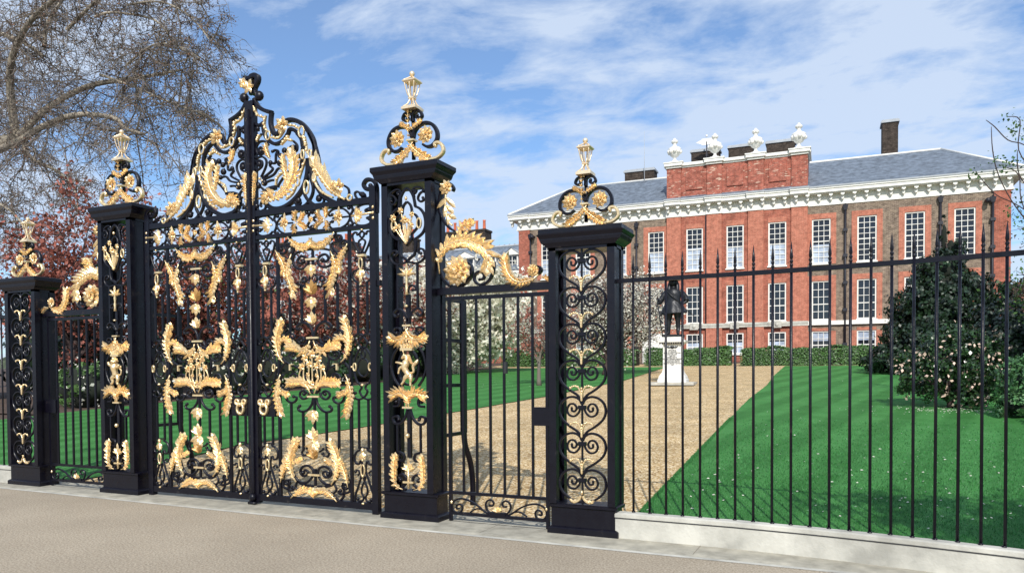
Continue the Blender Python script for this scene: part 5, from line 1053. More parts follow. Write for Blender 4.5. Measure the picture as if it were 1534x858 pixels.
def bend(p, q, rng, sag=.0, wob=.12, n=5):
    p, q = Vector(p), Vector(q); L_ = (q-p).length; out = []
    d1 = Vector((rng.uniform(-1, 1), rng.uniform(-1, 1), rng.uniform(-1, 1)))*wob*L_
    for k in range(n+1):
        t = k/n; out.append(tuple(p.lerp(q, t)+d1*math.sin(math.pi*t)+Vector((0, 0, sag*L_*math.sin(math.pi*t)))))
    return out
def tree(name, label, cat, base, ctr, rad3, leaves, trunk_r=.12, limbs=9, subs=7, tw=5, seed=1, bark='twig', clump=.35, group=None, trunk_lean=(0, 0), shell=.75, fork=.5, drop=0.):
    rng = random.Random(seed); R = np.random.default_rng(seed)
    root = thing(name, base, label, cat, group)
    c = Vector(ctr); tb = MB(); bb = MB(); pos = []
    top = Vector((c.x+trunk_lean[0], c.y+trunk_lean[1], base[2]+(c.z-base[2])*fork))
    tp = bend(base, top, rng, 0, .05, 5); tb.tube(tp, [trunk_r*1.35, trunk_r, trunk_r*.9, trunk_r*.8, trunk_r*.7, trunk_r*.6], 8)
    for i in range(limbs):
        a = 2*math.pi*(i+rng.random())/limbs*1.618; el = rng.uniform(-.35, 1.0); rr = rng.uniform(.6, 1)
        e = c+Vector((math.cos(a)*math.cos(el)*rad3[0], math.sin(a)*math.cos(el)*rad3[1], math.sin(el)*rad3[2]))*rr
        st = Vector(tp[rng.randint(3, 5)]); L_ = bend(st, e, rng, .05, .12, 6); bb.tube(L_, [trunk_r*.5, trunk_r*.38, trunk_r*.3, trunk_r*.22, trunk_r*.15, trunk_r*.1, trunk_r*.06], 5, cap=False)
        for j in range(subs):
            q = Vector(L_[rng.randint(2, 6)]); d = Vector((rng.gauss(0, 1), rng.gauss(0, 1), rng.gauss(.25-drop, .8))).normalized()
            s_ = min(rad3)*rng.uniform(.3, .62); e2 = q+d*s_
            k_ = (e2-c); k_ = Vector((k_.x/rad3[0], k_.y/rad3[1], k_.z/rad3[2])).length
            if k_ > 1.08: e2 = c+(e2-c)*(1.05/k_)
            M_ = bend(q, e2, rng, 0, .15, 3); bb.tube(M_, [trunk_r*.14, trunk_r*.1, trunk_r*.07, trunk_r*.03], 4, cap=False)
            for t_ in range(tw):
                q2 = Vector(M_[rng.randint(1, 3)]); e3 = q2+Vector((rng.gauss(0, 1), rng.gauss(0, 1), rng.gauss(.1-drop, .8))).normalized()*s_*rng.uniform(.25, .6)
                bb.tube([tuple(q2), tuple(e3)], [trunk_r*.05+.004, .004], 3, cap=False); pos += [tuple(q2.lerp(e3, u_)) for u_ in (.2, .45, .7, 1.)]
    K = Kit(root, base); K.part('trunk', tb, bark); K.part('branches', bb, bark)
    pos = np.array(pos)
    for k, (mt, cnt, sz, nm) in enumerate(leaves):
        idx = R.integers(0, len(pos), cnt); off = R.normal(size=(cnt, 3))*clump*R.uniform(.2, 1, (cnt, 1)); cards(nm, pos[idx]+off, None, sz, M[mt], root, base, seed=seed+k)
    return root
def lump(ctr, rad3, seed, n=20, m=12, amp=.12):
    b = MB(); rng = random.Random(seed); ph = [rng.uniform(0, 6) for _ in range(6)]; v = []
    b.sphere(0, 0, 0, 1, n=n, m=m)
    for x, y, z in b.v:
        k = 1+amp*(math.sin(5*x+ph[0])*math.sin(4*y+ph[1])+math.sin(7*z+ph[2])*math.sin(6*x+ph[3])); v.append((ctr[0]+x*k*rad3[0], ctr[1]+y*k*rad3[1], ctr[2]+z*k*rad3[2]))
    b.v = v; return b
def shrub(name, label, cat, base, blobs, leaves, seed=1, group=None, core=.72, trunk=None, bark='twigd'):
    """dense evergreen: clumps of leaves over an added dark solid core that blocks light; blobs = (centre, radii)"""
    root = thing(name, base, label, cat, group); K = Kit(root, base); R = np.random.default_rng(seed); rng = random.Random(seed)
    tb = MB()
    for c, r in (blobs if not trunk else trunk): tb.tube(bend(base if not trunk else c, (c[0], c[1], c[2]) if not trunk else r, rng, 0, .08, 4), [.06, .05, .04, .03, .02] if not trunk else [.07, .06, .05, .04, .03], 6)
    K.part('stems', tb, bark)
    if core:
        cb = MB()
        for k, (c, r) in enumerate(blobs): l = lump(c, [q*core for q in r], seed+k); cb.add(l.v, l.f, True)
        K.part('inner_foliage', cb, 'core')  # added lumpy solid that stops light passing through the leaf clumps
    vol = np.array([r[0]*r[1]+r[1]*r[2]+r[0]*r[2] for c, r in blobs]); vol = vol/vol.sum()
    for k, (mt, cnt, sz, nm, lo) in enumerate(leaves):
        P_ = []; Nn = []
        for (c, r), f_ in zip(blobs, vol):
            n = int(cnt*f_); nc = max(6, n//26) if cnt > 1000 else max(6, n); d = R.normal(size=(nc, 3)); d /= np.linalg.norm(d, axis=1)[:, None]; rr = R.uniform(lo, 1.04, (nc, 1))
            cl = d*rr; idx = R.integers(0, nc, n); p = cl[idx]*np.array(r)+R.normal(size=(n, 3))*min(r)*.11+np.array(c)
            P_.append(p); Nn.append(d[idx])
        P_ = np.concatenate(P_); Nn = np.concatenate(Nn); ok = P_[:, 2] > base[2]+.05; cards(nm, P_[ok], Nn[ok]*1.2, sz, M[mt], root, base, seed=seed+k)
    return root

# ================================================================ BARE PLANE TREE
def plane_tree():
    rng = random.Random(11); Y = 14.
    base = (-40.5, 14.2, gz(14.2)); root = thing('plane_tree', base, 'huge leafless plane tree with mottled grey limbs and drooping twigs against the sky', 'tree'); K = Kit(root, base)
    k_ = lambda pts, dy: [(p[0], p[1]+d, p[2]) for p, d in zip(pts, np.linspace(0, dy, len(pts)))]
    F0 = (-33.187,14.000,11.908)
    limbs = [([(-33.278,14.000,11.920), (-33.043,14.000,13.466), (-32.461,14.000,14.654), (-31.289,14.000,15.432), (-29.829,14.000,15.849), (-28.110,14.000,16.026), (-26.243,14.000,16.122)], .42, .10, -2.),
        ([(-33.096,14.000,11.896), (-31.542,14.000,13.010), (-29.396,14.000,13.668), (-27.541,14.000,13.735), (-26.304,14.000,13.813), (-24.997,14.000,13.920)], .36, .07, 1.5),
        ([(-35.363,14.000,11.402), (-32.788,14.000,11.626), (-31.229,14.000,11.898), (-28.707,14.000,12.039), (-26.288,14.000,11.532), (-25.366,14.000,10.935), (-24.175,14.000,10.519)], .40, .07, -1.),
        ([(-35.635,14.000,17.113), (-34.227,14.000,16.550), (-33.091,14.000,16.048), (-32.082,14.000,15.352)], .22, .12, .5),
        ([(-31.289,14.000,15.432), (-31.513,14.000,16.592), (-30.824,14.000,17.839), (-30.552,14.000,19.705)], .22, .08, 1.),
        ([(-28.110,14.000,16.026), (-27.395,14.000,16.174), (-25.323,14.000,15.573), (-24.438,14.000,14.557), (-23.565,14.000,13.890)], .13, .04, 1.),
        ([(-32.790,14.000,11.569), (-31.704,14.000,10.720), (-29.593,14.000,9.859), (-27.992,14.000,8.922), (-27.235,14.000,7.776)], .20, .05, -1.5),
        ([(-37.351,14.000,11.104), (-36.242,14.000,13.960), (-36.632,14.000,16.710), (-35.537,14.000,19.736)], .4, .15, 1.),
        ([(-29.829,14.000,15.849), (-27.764,14.000,17.046), (-25.104,14.000,16.988), (-23.342,14.000,15.975)], .18, .05, 1.),
        ([(-27.858,14.000,13.682), (-25.950,14.000,12.893), (-24.316,14.000,12.119), (-22.751,14.000,11.504), (-22.015,14.000,11.025)], .12, .03, .5),
        ([(-26.304,14.000,13.813), (-24.626,14.000,14.211), (-23.045,14.000,13.796), (-21.871,14.000,13.092)], .10, .03, -.5),
        ([(-26.243,14.000,16.122), (-24.583,14.000,15.984), (-23.186,14.000,15.194), (-22.352,14.000,14.164)], .10, .03, .5),
        ([(-36.367,14.000,10.688), (-34.018,14.000,9.253), (-31.350,14.000,8.140), (-29.268,14.000,6.856)], .2, .05, -2.)]
    tb = MB(); tb.tube(cat_rom([base, (-40.2, 14.1, 5.5), (-39.4, 14, 9), tuple(np.array((-35.363,14.000,11.402))), F0], 5), [.6, .45, .38, .32, .24], 12); K.part('trunk', tb, 'bark')
    bb = MB(); tw = MB(); seeds = []
    def twig(q, L_, depth, r):
        d = Vector((rng.gauss(0, 1), rng.gauss(0, 1), rng.gauss(.15, .9))).normalized(); e = q+d*L_; pts = [q]
        n = 5
        for k in range(1, n+1):
            t = k/n; pts.append(q.lerp(e, t)+Vector((rng.gauss(0, .05), rng.gauss(0, .05), rng.gauss(0, .05)))*L_*.8-Vector((0, 0, 1))*L_*.42*t*t*(1.1 if depth < 2 else .5))
        tw.tube([tuple(p) for p in pts], [r, r*.85, r*.7, r*.55, r*.42, r*.3], 3 if depth > 0 else 4, cap=False)
        if depth < 2:
            for k in range(7 if depth == 0 else 5): twig(pts[rng.randint(1, n)], L_*rng.uniform(.35, .6), depth+1, max(.013, r*.5))
        else:
            for k in (2, 3, 4, 5):
                if rng.random() < .30: seeds.append(tuple(pts[k]-Vector((0, 0, .12))))
    for pts, r0, r1, dy in limbs:
        p = cat_rom(k_(pts, dy), 4); r0 *= .44; r1 *= .6; bb.tube(p, [r0*(1-t)+r1*t for t in np.linspace(0, 1, len(p))], 9, cap=False)
        L_ = sum((Vector(a)-Vector(c)).length for a, c in zip(p, p[1:])); n = int(L_*3.3)
        for i in range(n):
            q = Vector(p[int(len(p)*(.18+.81*rng.random()))]); twig(q, rng.uniform(1.8, 4.0)*(.55 if r0 < .09 else 1), 0, .030)
    K.part('limbs', bb, 'bark'); K.part('twigs', tw, 'twig')
    cards('seed_balls', seeds, None, .058, M['seed'], root, base, asp=1.1)
plane_tree()

# ================================================================ RED-LEAVED TREES AND BORDER ON THE LEFT
tree('red_leaf_tree', 'broadest bronze red-leaved tree, behind the side gate and the lion pillar', 'tree', (-26.0, 11., gz(11)), (-26.0, 11.4, 5.1), (4.6, 2.8, 3.5), [('red_leaf', 12500, .11, 'leaves')], .16, 15, 11, 6, 21, 'twigd', .32, 'bronze red-leaved trees')
tree('red_leaf_tree', 'bronze red-leaved tree seen through the gate leaf beside the lion pillar', 'tree', (-24.4, 15.5, gz(15.5)), (-24.4, 16, 4.8), (3.6, 2.6, 3.0), [('red_leaf', 8500, .115, 'leaves'), ('fresh', 900, .10, 'green_leaves')], .14, 13, 10, 6, 22, 'twigd', .32, 'bronze red-leaved trees')
tree('red_leaf_tree', 'bronze red-leaved tree seen just past the meeting bar of the main gate', 'tree', (-22.8, 20.5, gz(20.5)), (-22.6, 21, 4.6), (3.5, 2.6, 3.0), [('red_leaf', 7000, .12, 'leaves'), ('blossom', 1500, .12, 'blossom')], .13, 12, 9, 6, 23, 'twigd', .34, 'bronze red-leaved trees')
tree('red_leaf_tree', 'red-leaved tree mixed with white blossom, seen through the gate leaf beside the unicorn pillar', 'tree', (-21.6, 24.5, gz(24.5)), (-21.2, 25, 4.7), (3.1, 2.4, 3.0), [('red_leaf', 5500, .14, 'leaves'), ('blossom', 4200, .14, 'blossom')], .13, 12, 9, 6, 24, 'twigd', .36, 'bronze red-leaved trees')
tree('magnolia_tree', 'white magnolia in full blossom behind the side gate, its branches almost to the lawn', 'tree', (-20.3, 30, gz(30)), (-20.2, 30.4, 4.9), (4.9, 3.2, 3.2), [('blossom', 26000, .18, 'blossom'), ('fresh', 700, .11, 'young_leaves')], .2, 17, 12, 6, 31, 'twigd', .34, fork=.3, drop=.2)
tree('magnolia_tree', 'white magnolia in blossom farther back, seen through the pillar with the unicorn', 'tree', (-25.5, 36, gz(36)), (-25.4, 36, 5.2), (4.4, 3.2, 3.0), [('blossom', 18000, .18, 'blossom'), ('fresh', 700, .12, 'young_leaves')], .2, 13, 10, 6, 32, 'twigd', .36, fork=.35)
tree('cherry_sapling', 'slim young cherry with a bare pale trunk on the lawn, seen through the side gate', 'tree', (-10.93, 19.3, gz(19.3)), (-10.9, 19.3, 3.15), (1.35, 1.2, 1.6), [('red_leaf', 1500, .06, 'leaves'), ('blossom', 380, .07, 'blossom')], .085, 11, 9, 6, 41, 'twig', .2, 'young trees on the lawn', fork=.55)
tree('cherry_sapling', 'second slim young cherry, close against the edge of the heart scroll pillar', 'tree', (-11.1, 21.6, gz(21.6)), (-11.0, 21.6, 3.3), (1.2, 1.1, 1.5), [('red_leaf', 600, .07, 'leaves'), ('blossom', 350, .08, 'blossom')], .07, 10, 8, 6, 42, 'twig', .2, 'young trees on the lawn', fork=.5)
tree('blossom_tree', 'wide open tree dotted with small white blossom, behind the heart scroll pillar', 'tree', (-10.83, 27.3, gz(27.3)), (-10.6, 27.5, 4.0), (3.5, 2.4, 2.3), [('blossom', 11000, .072, 'blossom'), ('red_leaf', 1100, .06, 'buds')], .17, 20, 15, 9, 43, 'twigd', .26, fork=.45)
# dark border under the red trees
rg = random.Random(3); spots = []
for i in range(11):
    y = 9.6+i*2.4; x = float(np.interp(y, [9, 12, 20, 33, 38], [-22.9, -22.4, -20.3, -22.8, -22.2]))-rg.uniform(.1, .6); spots.append((x, y))
names = ['low shrub with small white flowers seen through the side gate by the lion pillar', 'white-flowered shrub below the broadest red-leaved tree', 'fresh green shrub hidden mostly by the lion pillar', 'dark glossy shrub at the foot of the broadest red-leaved tree, with scattered white flowers', 'dark shrub with a few white flowers, below the gate leaf lock box', 'dark glossy shrub below the second red-leaved tree', 'fresh green shrub under the red-leaved tree near the meeting bar', 'dark glossy shrub between the second and third red-leaved trees', 'dark shrub at the foot of the red-leaved tree mixed with blossom', 'fresh green shrub at the near side of the big magnolia', 'dark shrub beneath the branches of the big magnolia']
for i, (x, y) in enumerate(spots):
    z = gz(y); h = rg.uniform(.6, 1.05); w_ = rg.uniform(1.2, 1.6)
    shrub('border_shrub', names[i], 'shrub', (x, y, z), [((x, y, z+h*.8), (w_, .9, h)), ((x+rg.uniform(-.6, .6), y+.6, z+h*1.1), (w_*.7, .8, h*.8))],
          [('camel' if i % 3 else 'fresh', 1100, .10, 'leaves', .75)]+([('blossom', 160, .09, 'blossoms', .9)] if i < 5 else []), 100+i, 'shrubs in the left border', .75)
b = MB(); v = []
for y in (7.5, 9, 12, 20, 33, 38): x = float(np.interp(y, [9, 12, 20, 33, 38], [-21.7, -21.2, -18.9, -21.4, -20.9])); v += [(x-9, y, gz(y)+.012), (x, y, gz(y)+.012)]
b.add(v, [(2*i, 2*i+1, 2*i+3, 2*i+2) for i in range(5)]); structure('flower_bed', b, M['earth'])
# screen of taller shrubs closing the left side
for i, (x, y, h) in enumerate(((-34, 10, 3.6), (-32, 15, 3.4), (-30, 20, 3.2), (-28.5, 25, 3.2), (-29, 30, 3.4))):
    z = gz(y); shrub('evergreen_screen_shrub', ['dark evergreen backing the broadest red-leaved tree', 'dark evergreen showing between the lion pillar and the gate leaf', 'dark evergreen behind the second red-leaved tree', 'dark evergreen behind the red-leaved tree near the meeting bar', 'dark evergreen behind the red-leaved tree mixed with blossom'][i], 'shrub', (x, y, z), [((x, y, z+h*.5), (3.2, 2., h*.52))], [('yew', 2600, .2, 'leaves', .85)], 130+i, 'tall evergreens behind the left border', .85)

# ================================================================ HEDGES IN FRONT OF THE PALACE
def hedge(x0, x1, y0, y1, h, label, cnt, seed):
    R = np.random.default_rng(seed); base = ((x0+x1)/2, y0, gz(y0)); root = thing('box_hedge', base, label, 'hedge', 'low hedges in front of the palace'); K = Kit(root, base)
    b = MB(); b.box(x0+.1, x1-.1, y0+.1, y1-.1, base[2], base[2]+h-.1); K.part('inner_foliage', b, 'core')  # added dark box filling the hedge behind its leaf cards
    n1 = int(cnt*.55); n2 = cnt-n1
    wav = lambda x: .07*np.sin(x*1.7+seed)+.05*np.sin(x*4.1)
    X = R.uniform(x0, x1, n1); P1 = np.stack([X, y0+wav(X)+R.normal(0, .05, n1), base[2]+R.uniform(0, h, n1)], 1); N1 = np.tile([0, -1.5, .4], (n1, 1))
    X = R.uniform(x0, x1, n2); P2 = np.stack([X, R.uniform(y0, y1, n2), base[2]+h+wav(X)+R.normal(0, .04, n2)], 1); N2 = np.tile([0, -.3, 1.5], (n2, 1))
    cards('leaves', np.concatenate([P1, P2]), np.concatenate([N1, N2]), .085, M['hedge'], root, base, seed=seed)
hedge(-22.5, -12.9, 40.2, 41.6, 1.0, 'clipped low hedge behind the magnolia and the young cherries', 12000, 51)
hedge(-12.2, -6.9, 39.6, 41.0, 1.02, 'short clipped low hedge ending behind the white pedestal', 8000, 52)
hedge(-6.2, 7.0, 38.5, 39.9, .98, 'longest clipped low hedge, running from the pedestal to the cone-shaped evergreen', 17000, 53)

# ================================================================ RIGHT HAND TREES AND SHRUBS
def cone(c, h, r, k, seed):
    rg = random.Random(seed); out = []
    for i in range(k):
        t = i/(k-1); z = c[2]+h*(.08+.86*t); rr = r*(1-t)**.75+.22
        m = max(1, int(4*(1-t)+1))
        for j in range(m): a = 6.283*j/m+rg.random()*2; out.append(((c[0]+math.cos(a)*rr*.45, c[1]+math.sin(a)*rr*.45, z), (rr*.72, rr*.72, h*.10+.22)))
    return out
bx = (3.3, 29.0, gz(29.0))
shrub('holly_tree', 'tall dark cone-shaped evergreen in front of the palace wall', 'tree', bx, cone(bx, 6.0, 2.7, 8, 7), [('yew', 62000, .11, 'leaves', .78), ('camel', 2600, .08, 'glossy_leaves', .95)], 61, None, .62)
bx = (7.1, 27.5, gz(27.5))
shrub('dark_yew', 'broad dark yew with russet tips beside the cone-shaped evergreen', 'tree', bx, [((6.0, 27.5, 2.7), (1.9, 2., 1.8)), ((5.7, 27.2, 4.0), (1.0, 1.2, .9)), ((7.8, 27, 3.2), (1.8, 2., 2.0))], [('yew', 30000, .12, 'leaves', .8), ('red_leaf', 1500, .10, 'russet_leaves', .95)], 62, None, .7)
c0 = (1.95, 12.9, gz(12.9))
blob = [((1.85, 13.0, 1.75), (.78, .8, .72)), ((1.35, 12.9, 1.35), (.58, .6, .5)), ((2.45, 13.0, 1.45), (.68, .65, .62)), ((2.0, 12.9, 2.3), (.5, .5, .42)), ((1.2, 13.2, 1.75), (.4, .4, .35)), ((2.75, 13.2, 2.0), (.45, .45, .45)), ((2.3, 12.8, 1.0), (.5, .5, .3))]
shrub('camellia_bush', 'round camellia bush with pinkish white flowers and a forked stem on the striped lawn', 'shrub', c0, blob,
      [('camel', 10000, .055, 'leaves', .45), ('pinkfl', 420, .058, 'blossoms', .93)], 63, None, 0,
      trunk=[((1.95, 12.9, gz(12.9)), (1.9, 12.9, 1.3)), ((1.95, 12.9, gz(12.9)+.15), (1.45, 12.9, 1.4)), ((1.95, 12.9, gz(12.9)+.15), (2.45, 13, 1.5)), ((1.9, 12.9, 1.2), (2.0, 12.9, 2.2)), ((1.95, 12.9, .9), (2.2, 12.7, 1.2))])
g_ = (4.1, 16.5, gz(16.5))
shrub('dark_laurel', 'dark glossy laurel mass behind the camellia bush', 'shrub', g_, [((3.8, 17, 1.9), (1.2, 1.2, 1.2)), ((2.5, 17.4, 1.7), (.9, 1, .9)), ((5.0, 16.8, 1.9), (1.4, 1.3, 1.4)), ((3.6, 17.4, 2.7), (.8, .9, .7))], [('yew', 26000, .08, 'leaves', .8), ('camel', 2500, .07, 'glossy_leaves', .95)], 64, None, .72)
g_ = (3.35, 11.2, gz(11.2))
shrub('pale_shrub', 'pale green leafy shrub low down beside the camellia bush', 'shrub', g_, [((3.35, 11.3, 1.3), (.7, .6, .6)), ((4.1, 11.4, 1.45), (.8, .7, .75)), ((2.95, 11.0, .85), (.38, .4, .3))], [('light_sh', 9000, .055, 'leaves', .7)], 65, None, .6)
g_ = (4.6, 9.6, gz(9.6))
shrub('dark_laurel', 'dark low laurel casting shade on the lawn in front of the pale shrub', 'shrub', g_, [((4.6, 9.6, 1.0), (1.3, 1., .85)), ((3.6, 9.9, .75), (.6, .6, .4))], [('yew', 12000, .06, 'leaves', .8)], 66, None, .72)
tree('overhanging_tree', 'thinly leafed tree with long bare twigs reaching over the end of the palace roof', 'tree', (5.0, 14.5, gz(14.5)), (4.35, 14.5, 3.8), (1.15, 1.5, 1.9), [('fresh', 3000, .06, 'leaves'), ('red_leaf', 1100, .045, 'buds')], .14, 12, 9, 6, 71, 'twigd', .3, fork=.6)
# long bare shoots of that tree against the sky
tr = [o for o in C.objects if o.name.startswith('overhanging_tree')][0]
b = MB(); kn = []
for p in ([(3.663,13.000,6.170), (3.340,13.000,6.547), (3.039,13.000,6.690), (2.783,13.000,7.021), (2.615,13.000,7.194)], [(3.492,13.000,4.724), (3.113,13.000,5.350), (2.855,13.000,5.971), (2.749,13.000,6.505), (2.719,13.000,7.030)], [(3.675,13.000,4.855), (3.176,13.000,5.269), (2.795,13.000,5.531), (2.430,13.000,6.050)], [(3.543,13.000,5.892), (3.241,13.000,6.442), (3.260,13.000,7.101), (3.009,13.000,7.211)],
          [(3.671,13.000,5.294), (3.271,13.000,5.850), (3.216,13.000,6.446)], [(3.555,13.000,4.572), (3.300,13.000,5.331), (3.246,13.000,5.897), (2.980,13.000,6.105)]):
    q = cat_rom(p, 4); b.tube(q, [.018]+[.012]*3+[.007], 5)
    for k in range(0, len(q), 1): kn.append(q[k])
Kit(tr, (5.0, 14.5, gz(14.5))).part('bare_shoots', b, 'twigd')
R_ = np.random.default_rng(8); kn = np.array([(3.010,13.000,7.167), (3.137,13.000,6.942), (3.236,13.000,6.987), (2.917,13.000,6.112), (3.018,13.000,6.130), (3.193,13.000,6.227), (2.814,13.000,6.303), (3.288,13.000,6.804), (3.279,13.000,4.890), (3.152,13.000,5.124), (3.324,13.000,5.476), (2.431,13.000,6.019), (3.179,13.000,4.973)]); idx = R_.integers(0, len(kn), 230)
cards('shoot_leaves', kn[idx]+R_.normal(size=(230, 3))*.10, None, .05, M['fresh'], tr, (5.0, 14.5, gz(14.5)))
# tree beside the forecourt, outside the picture: its branches shade the corner of the striped lawn
tree('roadside_tree', 'tree beside the forecourt whose branches shade the near corner of the lawn', 'tree', (6.9, -8.0, 0), (4.4, -5.9, 6.5), (1.9, .8, .65), [('fresh', 7000, .09, 'leaves')], .16, 12, 9, 6, 91, 'twigd', .28, fork=.6)
# fallen petals
R_ = np.random.default_rng(4); pts = []
for k in range(260): pts.append((R_.normal(2.0, .75), R_.normal(12.2, .35), 0))
for k in range(150): pts.append((R_.uniform(-2.1, 1.8), 1.0+R_.gamma(1.6, 1.8), 0))
for k in range(60): pts.append((R_.uniform(-2.0, 6), R_.uniform(4, 22), 0))
for k in range(120): pts.append((R_.uniform(-21, -10.5), R_.uniform(6, 22), 0))
b = MB()
for x, y, _ in pts:
    s_ = R_.uniform(.012, .024); a = R_.uniform(0, 6.28); z = gz(y)+.032
    b.add([(x+s_*math.cos(a), y+s_*math.sin(a), z+.004), (x-s_*math.sin(a)*.7, y+s_*math.cos(a)*.7, z+.012), (x-s_*math.cos(a), y-s_*math.sin(a), z+.004), (x+s_*math.sin(a)*.7, y-s_*math.cos(a)*.7, z)], [(0, 1, 2, 3)])
o = structure('fallen_petals', b, M['blossom']); o['kind'] = 'stuff'; tag(o, 'white daisies and fallen petals scattered over the mown lawns', 'petals')
# short grass standing up along the near lawn
M['blade'] = mat('grass_blades', (.040, .19, .045), .6, island=.35, trans=.2)
n = 52000; R_ = np.random.default_rng(9); x = R_.uniform(-2.2, 4.5, n); y = .22+R_.gamma(1.5, 2.2, n); ye = R_.uniform(.3, 9.9, 9000); x[:9000] = np.interp(ye, YR, XR)+.004+np.abs(R_.normal(0, .02, 9000)); y[:9000] = ye; ok = (y < 10) & (x > np.interp(y, YR, XR)); x, y = x[ok], y[ok]; n = len(x)
z = .055*np.maximum(0, y-.3)+.018; h = R_.uniform(.015, .035, n); a = R_.uniform(0, 6.28, n); wd = .0035+.0008*y
V = np.stack([np.stack([x-np.cos(a)*wd, y-np.sin(a)*wd, z], 1), np.stack([x+np.cos(a)*wd, y+np.sin(a)*wd, z], 1), np.stack([x+R_.normal(0, .01, n), y+R_.normal(0, .01, n), z+h], 1)], 1).reshape(-1, 3)
me = bpy.data.meshes.new('lawn_blades'); me.vertices.add(3*n); me.vertices.foreach_set('co', V.ravel()); me.loops.add(3*n); me.polygons.add(n); me.loops.foreach_set('vertex_index', np.arange(3*n)); me.polygons.foreach_set('loop_start', np.arange(0, 3*n, 3)); me.update(); me.validate(); me.materials.append(M['blade'])
o = bpy.data.objects.new('lawn_blades', me); C.objects.link(o); tag(o, 'short mown grass blades on the striped lawn close behind the railings', 'grass', kind='stuff')

# ================================================================ STATUE ON ITS PEDESTAL
SX, SY = -6.02, 20.1; SZ = gz(SY)
ped = thing('pedestal', (SX, SY, SZ), 'white stone pedestal with an inscription under the bronze statue', 'pedestal', rz=.10); K = Kit(ped, (0, 0, 0))
b = MB(); b.box(-.78, .78, -.72, .72, 0, .10); K.part('step', b, 'stone')
b = MB(); b.profile(0, 0, [(.10, .50, .50), (.20, .50, .50), (.22, .47, .47), (.28, .465, .465), (.36, .42, .42), (.44, .365, .365), (.52, .338, .338), (.58, .332, .332), (1.42, .325, .325), (1.44, .35, .35), (1.47, .36, .36), (1.49, .40, .40), (1.52, .47, .47), (1.58, .48, .48), (1.60, .40, .40), (1.62, .35, .35), (1.72, .34, .34)]); K.part('shaft', b, 'ped')
b = MB(); b.box(-.37, .37, -.36, .36, 1.72, 1.80); K.part('bronze_plinth', b, 'bronze')
b = MB()
for k in range(11): b.box(-.42+.08*k-.022, -.42+.08*k+.022, -.455, -.40, 1.455, 1.515)
K.part('dentils', b, 'bronze')
b = MB(); b.sphere(0, -.34, 1.34, .075, .03, .05)
for s_ in (-1, 1): b.tube([(s_*.05, -.345, 1.35), (s_*.12, -.345, 1.33), (s_*.18, -.342, 1.37)], .018, 6, 3)
K.part('bronze_wreath', b, 'bronze')
txt = ['WILLIAM III', 'OF ORANGE', 'KING OF GREAT BRITAIN', 'AND IRELAND', '1689-1702', 'PRESENTED BY', 'WILLIAM II GERMAN EMPEROR', 'AND KING OF PRUSSIA', 'TO KING EDWARD VII', 'FOR THE BRITISH NATION', '1907']
cu = bpy.data.curves.new('inscription', 'FONT'); cu.body = '\n'.join(txt); cu.size = .052; cu.align_x = 'CENTER'; cu.align_y = 'TOP'; cu.space_line = 1.02; cu.extrude = .002; cu.offset = .0008
to = bpy.data.objects.new('inscription', cu); C.objects.link(to); to.parent = ped; to.location = (0, -.342, 1.27); to.rotation_euler = (rad(90), 0, 0); cu.materials.append(M['ink'])
bpy.context.view_layer.update(); tm = bpy.data.meshes.new_from_object(to.evaluated_get(bpy.context.evaluated_depsgraph_get())); ti = bpy.data.objects.new('inscription_lettering', tm); C.objects.link(ti); ti.parent = ped; ti.location = (0, -.342, 1.27); ti.rotation_euler = (rad(90), 0, 0); bpy.data.objects.remove(to); bpy.data.curves.remove(cu)
st = thing('bronze_statue', (SX, SY, SZ+1.80), 'dark bronze man in a wide-brimmed hat and flared coat, leaning on a cane', 'statue', rz=.10); st.scale = (1.12, 1.1, 1.02); K = Kit(st, (0, 0, 0))
b = MB()
for s_, fx in ((-1, -.05), (1, .10)):
    b.tube([(s_*.15, -.02-fx*.5, .06), (s_*.15, 0, .22), (s_*.145, .0, .46), (s_*.14, .0, .60), (s_*.13, .0, .80), (s_*.10, 0, 1.0)], [.055, .068, .085, .105, .14, .14], 10, 3)
    b.tube([(s_*.15, .06-fx*.5, .05), (s_*.16, -.06-fx*.5, .05), (s_*.18, -.20-fx*.5, .04)], [.05, .055, .04], 8)
b.lathe(0, 0, [(.88, .20), (1.05, .22), (1.2, .20), (1.38, .23), (1.5, .22), (1.6, .15), (1.66, .075), (1.75, .07)], 16, 1, .72)
b.tube([(-.18, 0, 1.54), (-.30, -.02, 1.40), (-.38, -.06, 1.22), (-.42, -.16, 1.12), (-.45, -.25, 1.10)], [.10, .095, .085, .07, .045], 10, 3); b.sphere(-.46, -.27, 1.09, .05)
b.tube([(.18, 0, 1.54), (.30, .02, 1.42), (.40, .03, 1.28), (.42, -.05, 1.16), (.32, -.12, 1.08)], [.10, .095, .085, .07, .045], 10, 3); b.sphere(.30, -.13, 1.07, .05)
b.sphere(0, -.03, 1.84, .095, .11, .13, 14, 10); b.sphere(0, -.14, 1.83, .018, .028, .025); b.sphere(0, -.12, 1.77, .04, .03, .014)
for s_ in (-1, 1): b.sphere(s_*.035, -.125, 1.865, .014, .01, .01)
fig = K.part('figure', b, 'bronze'); rm = fig.modifiers.new('remesh', 'REMESH'); rm.mode = 'VOXEL'; rm.voxel_size = .02; rm.use_smooth_shade = True
b = MB(); v = []; n = 30; prof = [(.74, .42, .34), (.80, .415, .33), (.95, .34, .27), (1.1, .27, .21), (1.22, .225, .18), (1.38, .25, .19), (1.52, .235, .18), (1.60, .16, .13)]
for z, rx, ry in prof:
    for k in range(n): a = 2*math.pi*k/n; w_ = 1+(.06*math.sin(7*a) if z < 1.1 else .015*math.sin(7*a)); v.append((rx*w_*math.cos(a), ry*w_*math.sin(a), z+(.03*math.cos(a) if z < .9 else 0)))
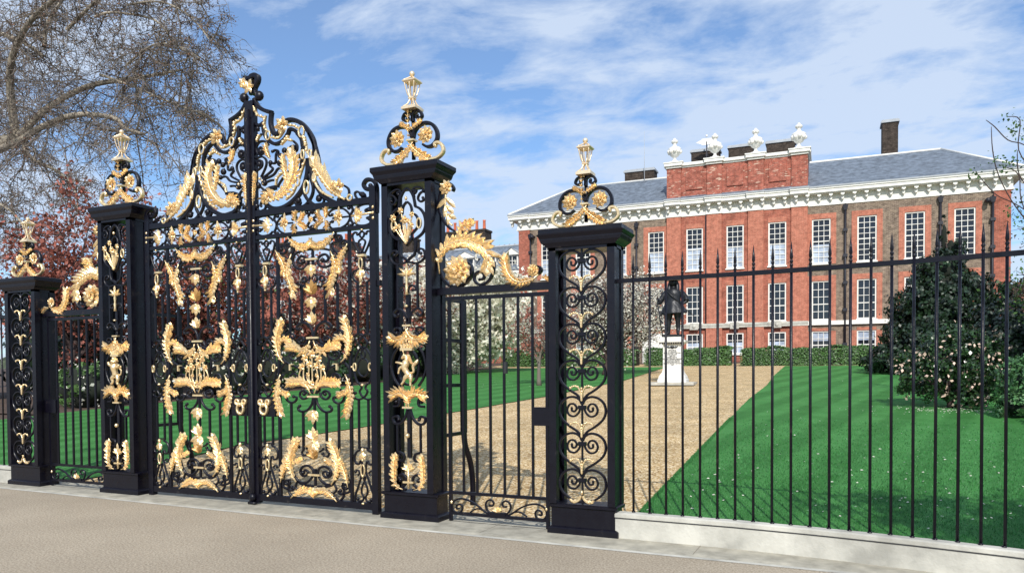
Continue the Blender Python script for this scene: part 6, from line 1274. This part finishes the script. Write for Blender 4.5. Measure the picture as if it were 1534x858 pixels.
b.add(v, [(i*n+k, i*n+(k+1) % n, (i+1)*n+(k+1) % n, (i+1)*n+k) for i in range(len(prof)-1) for k in range(n)], True)
for z in (.95, 1.08, 1.2, 1.32, 1.44): b.sphere(.02, -.21-.05*(1.2-z if z < 1.2 else 0), z, .018)
b.tube([(-.24, -.02, 1.12), (0, -.19, 1.08), (.24, -.02, 1.12)], .03, 6, 4); b.tube([(-.20, -.10, 1.56), (-.02, -.22, 1.34), (.22, -.10, 1.1)], .028, 6, 4)
for s_ in (-1, 1): b.tube([(s_*.40, -.12, 1.18), (s_*.42, -.05, 1.24)], [.10, .085], 10)
K.part('flared_coat', b, 'bronze')
b = MB()
for s_ in (-1, 1): b.tube([(s_*.08, 0, 1.90), (s_*.12, .02, 1.76), (s_*.13, -.02, 1.60), (s_*.12, -.06, 1.48)], [.05, .065, .07, .04], 8, 3)
b.tube([(0, .08, 1.9), (0, .13, 1.7), (0, .14, 1.5)], [.09, .12, .10], 8, 3); K.part('long_curls', b, 'bronze')
b = MB(); n = 24; v = []
for z, r, up in ((1.905, .10, 0), (1.895, .28, .02), (1.92, .285, .035), (1.94, .12, 0), (2.03, .11, 0), (2.06, .05, 0)):
    for k in range(n): a = 2*math.pi*k/n; v.append((r*math.cos(a)*1.1, r*math.sin(a), z+up*abs(math.cos(a))*1.6))
b.add(v, [(i*n+k, i*n+(k+1) % n, (i+1)*n+(k+1) % n, (i+1)*n+k) for i in range(5) for k in range(n)]+[tuple(5*n+k for k in range(n))], True); b.tube([(.16, .0, 1.98), (.22, .10, 2.0), (.12, .20, 1.98)], [.04, .05, .02], 6, 3); K.part('hat', b, 'bronze')
b = MB(); b.tube([(-.46, -.28, 1.12), (-.40, -.32, .6), (-.30, -.34, .0)], .018, 6); b.sphere(-.465, -.28, 1.14, .028); K.part('cane', b, 'bronze')
b = MB(); b.tube([(.20, -.02, 1.06), (.42, .16, .86), (.62, .30, .66)], [.02, .016, .01], 6); b.tube([(.16, -.06, 1.14), (.24, .02, 1.03)], .03, 6); K.part('sword', b, 'bronze')
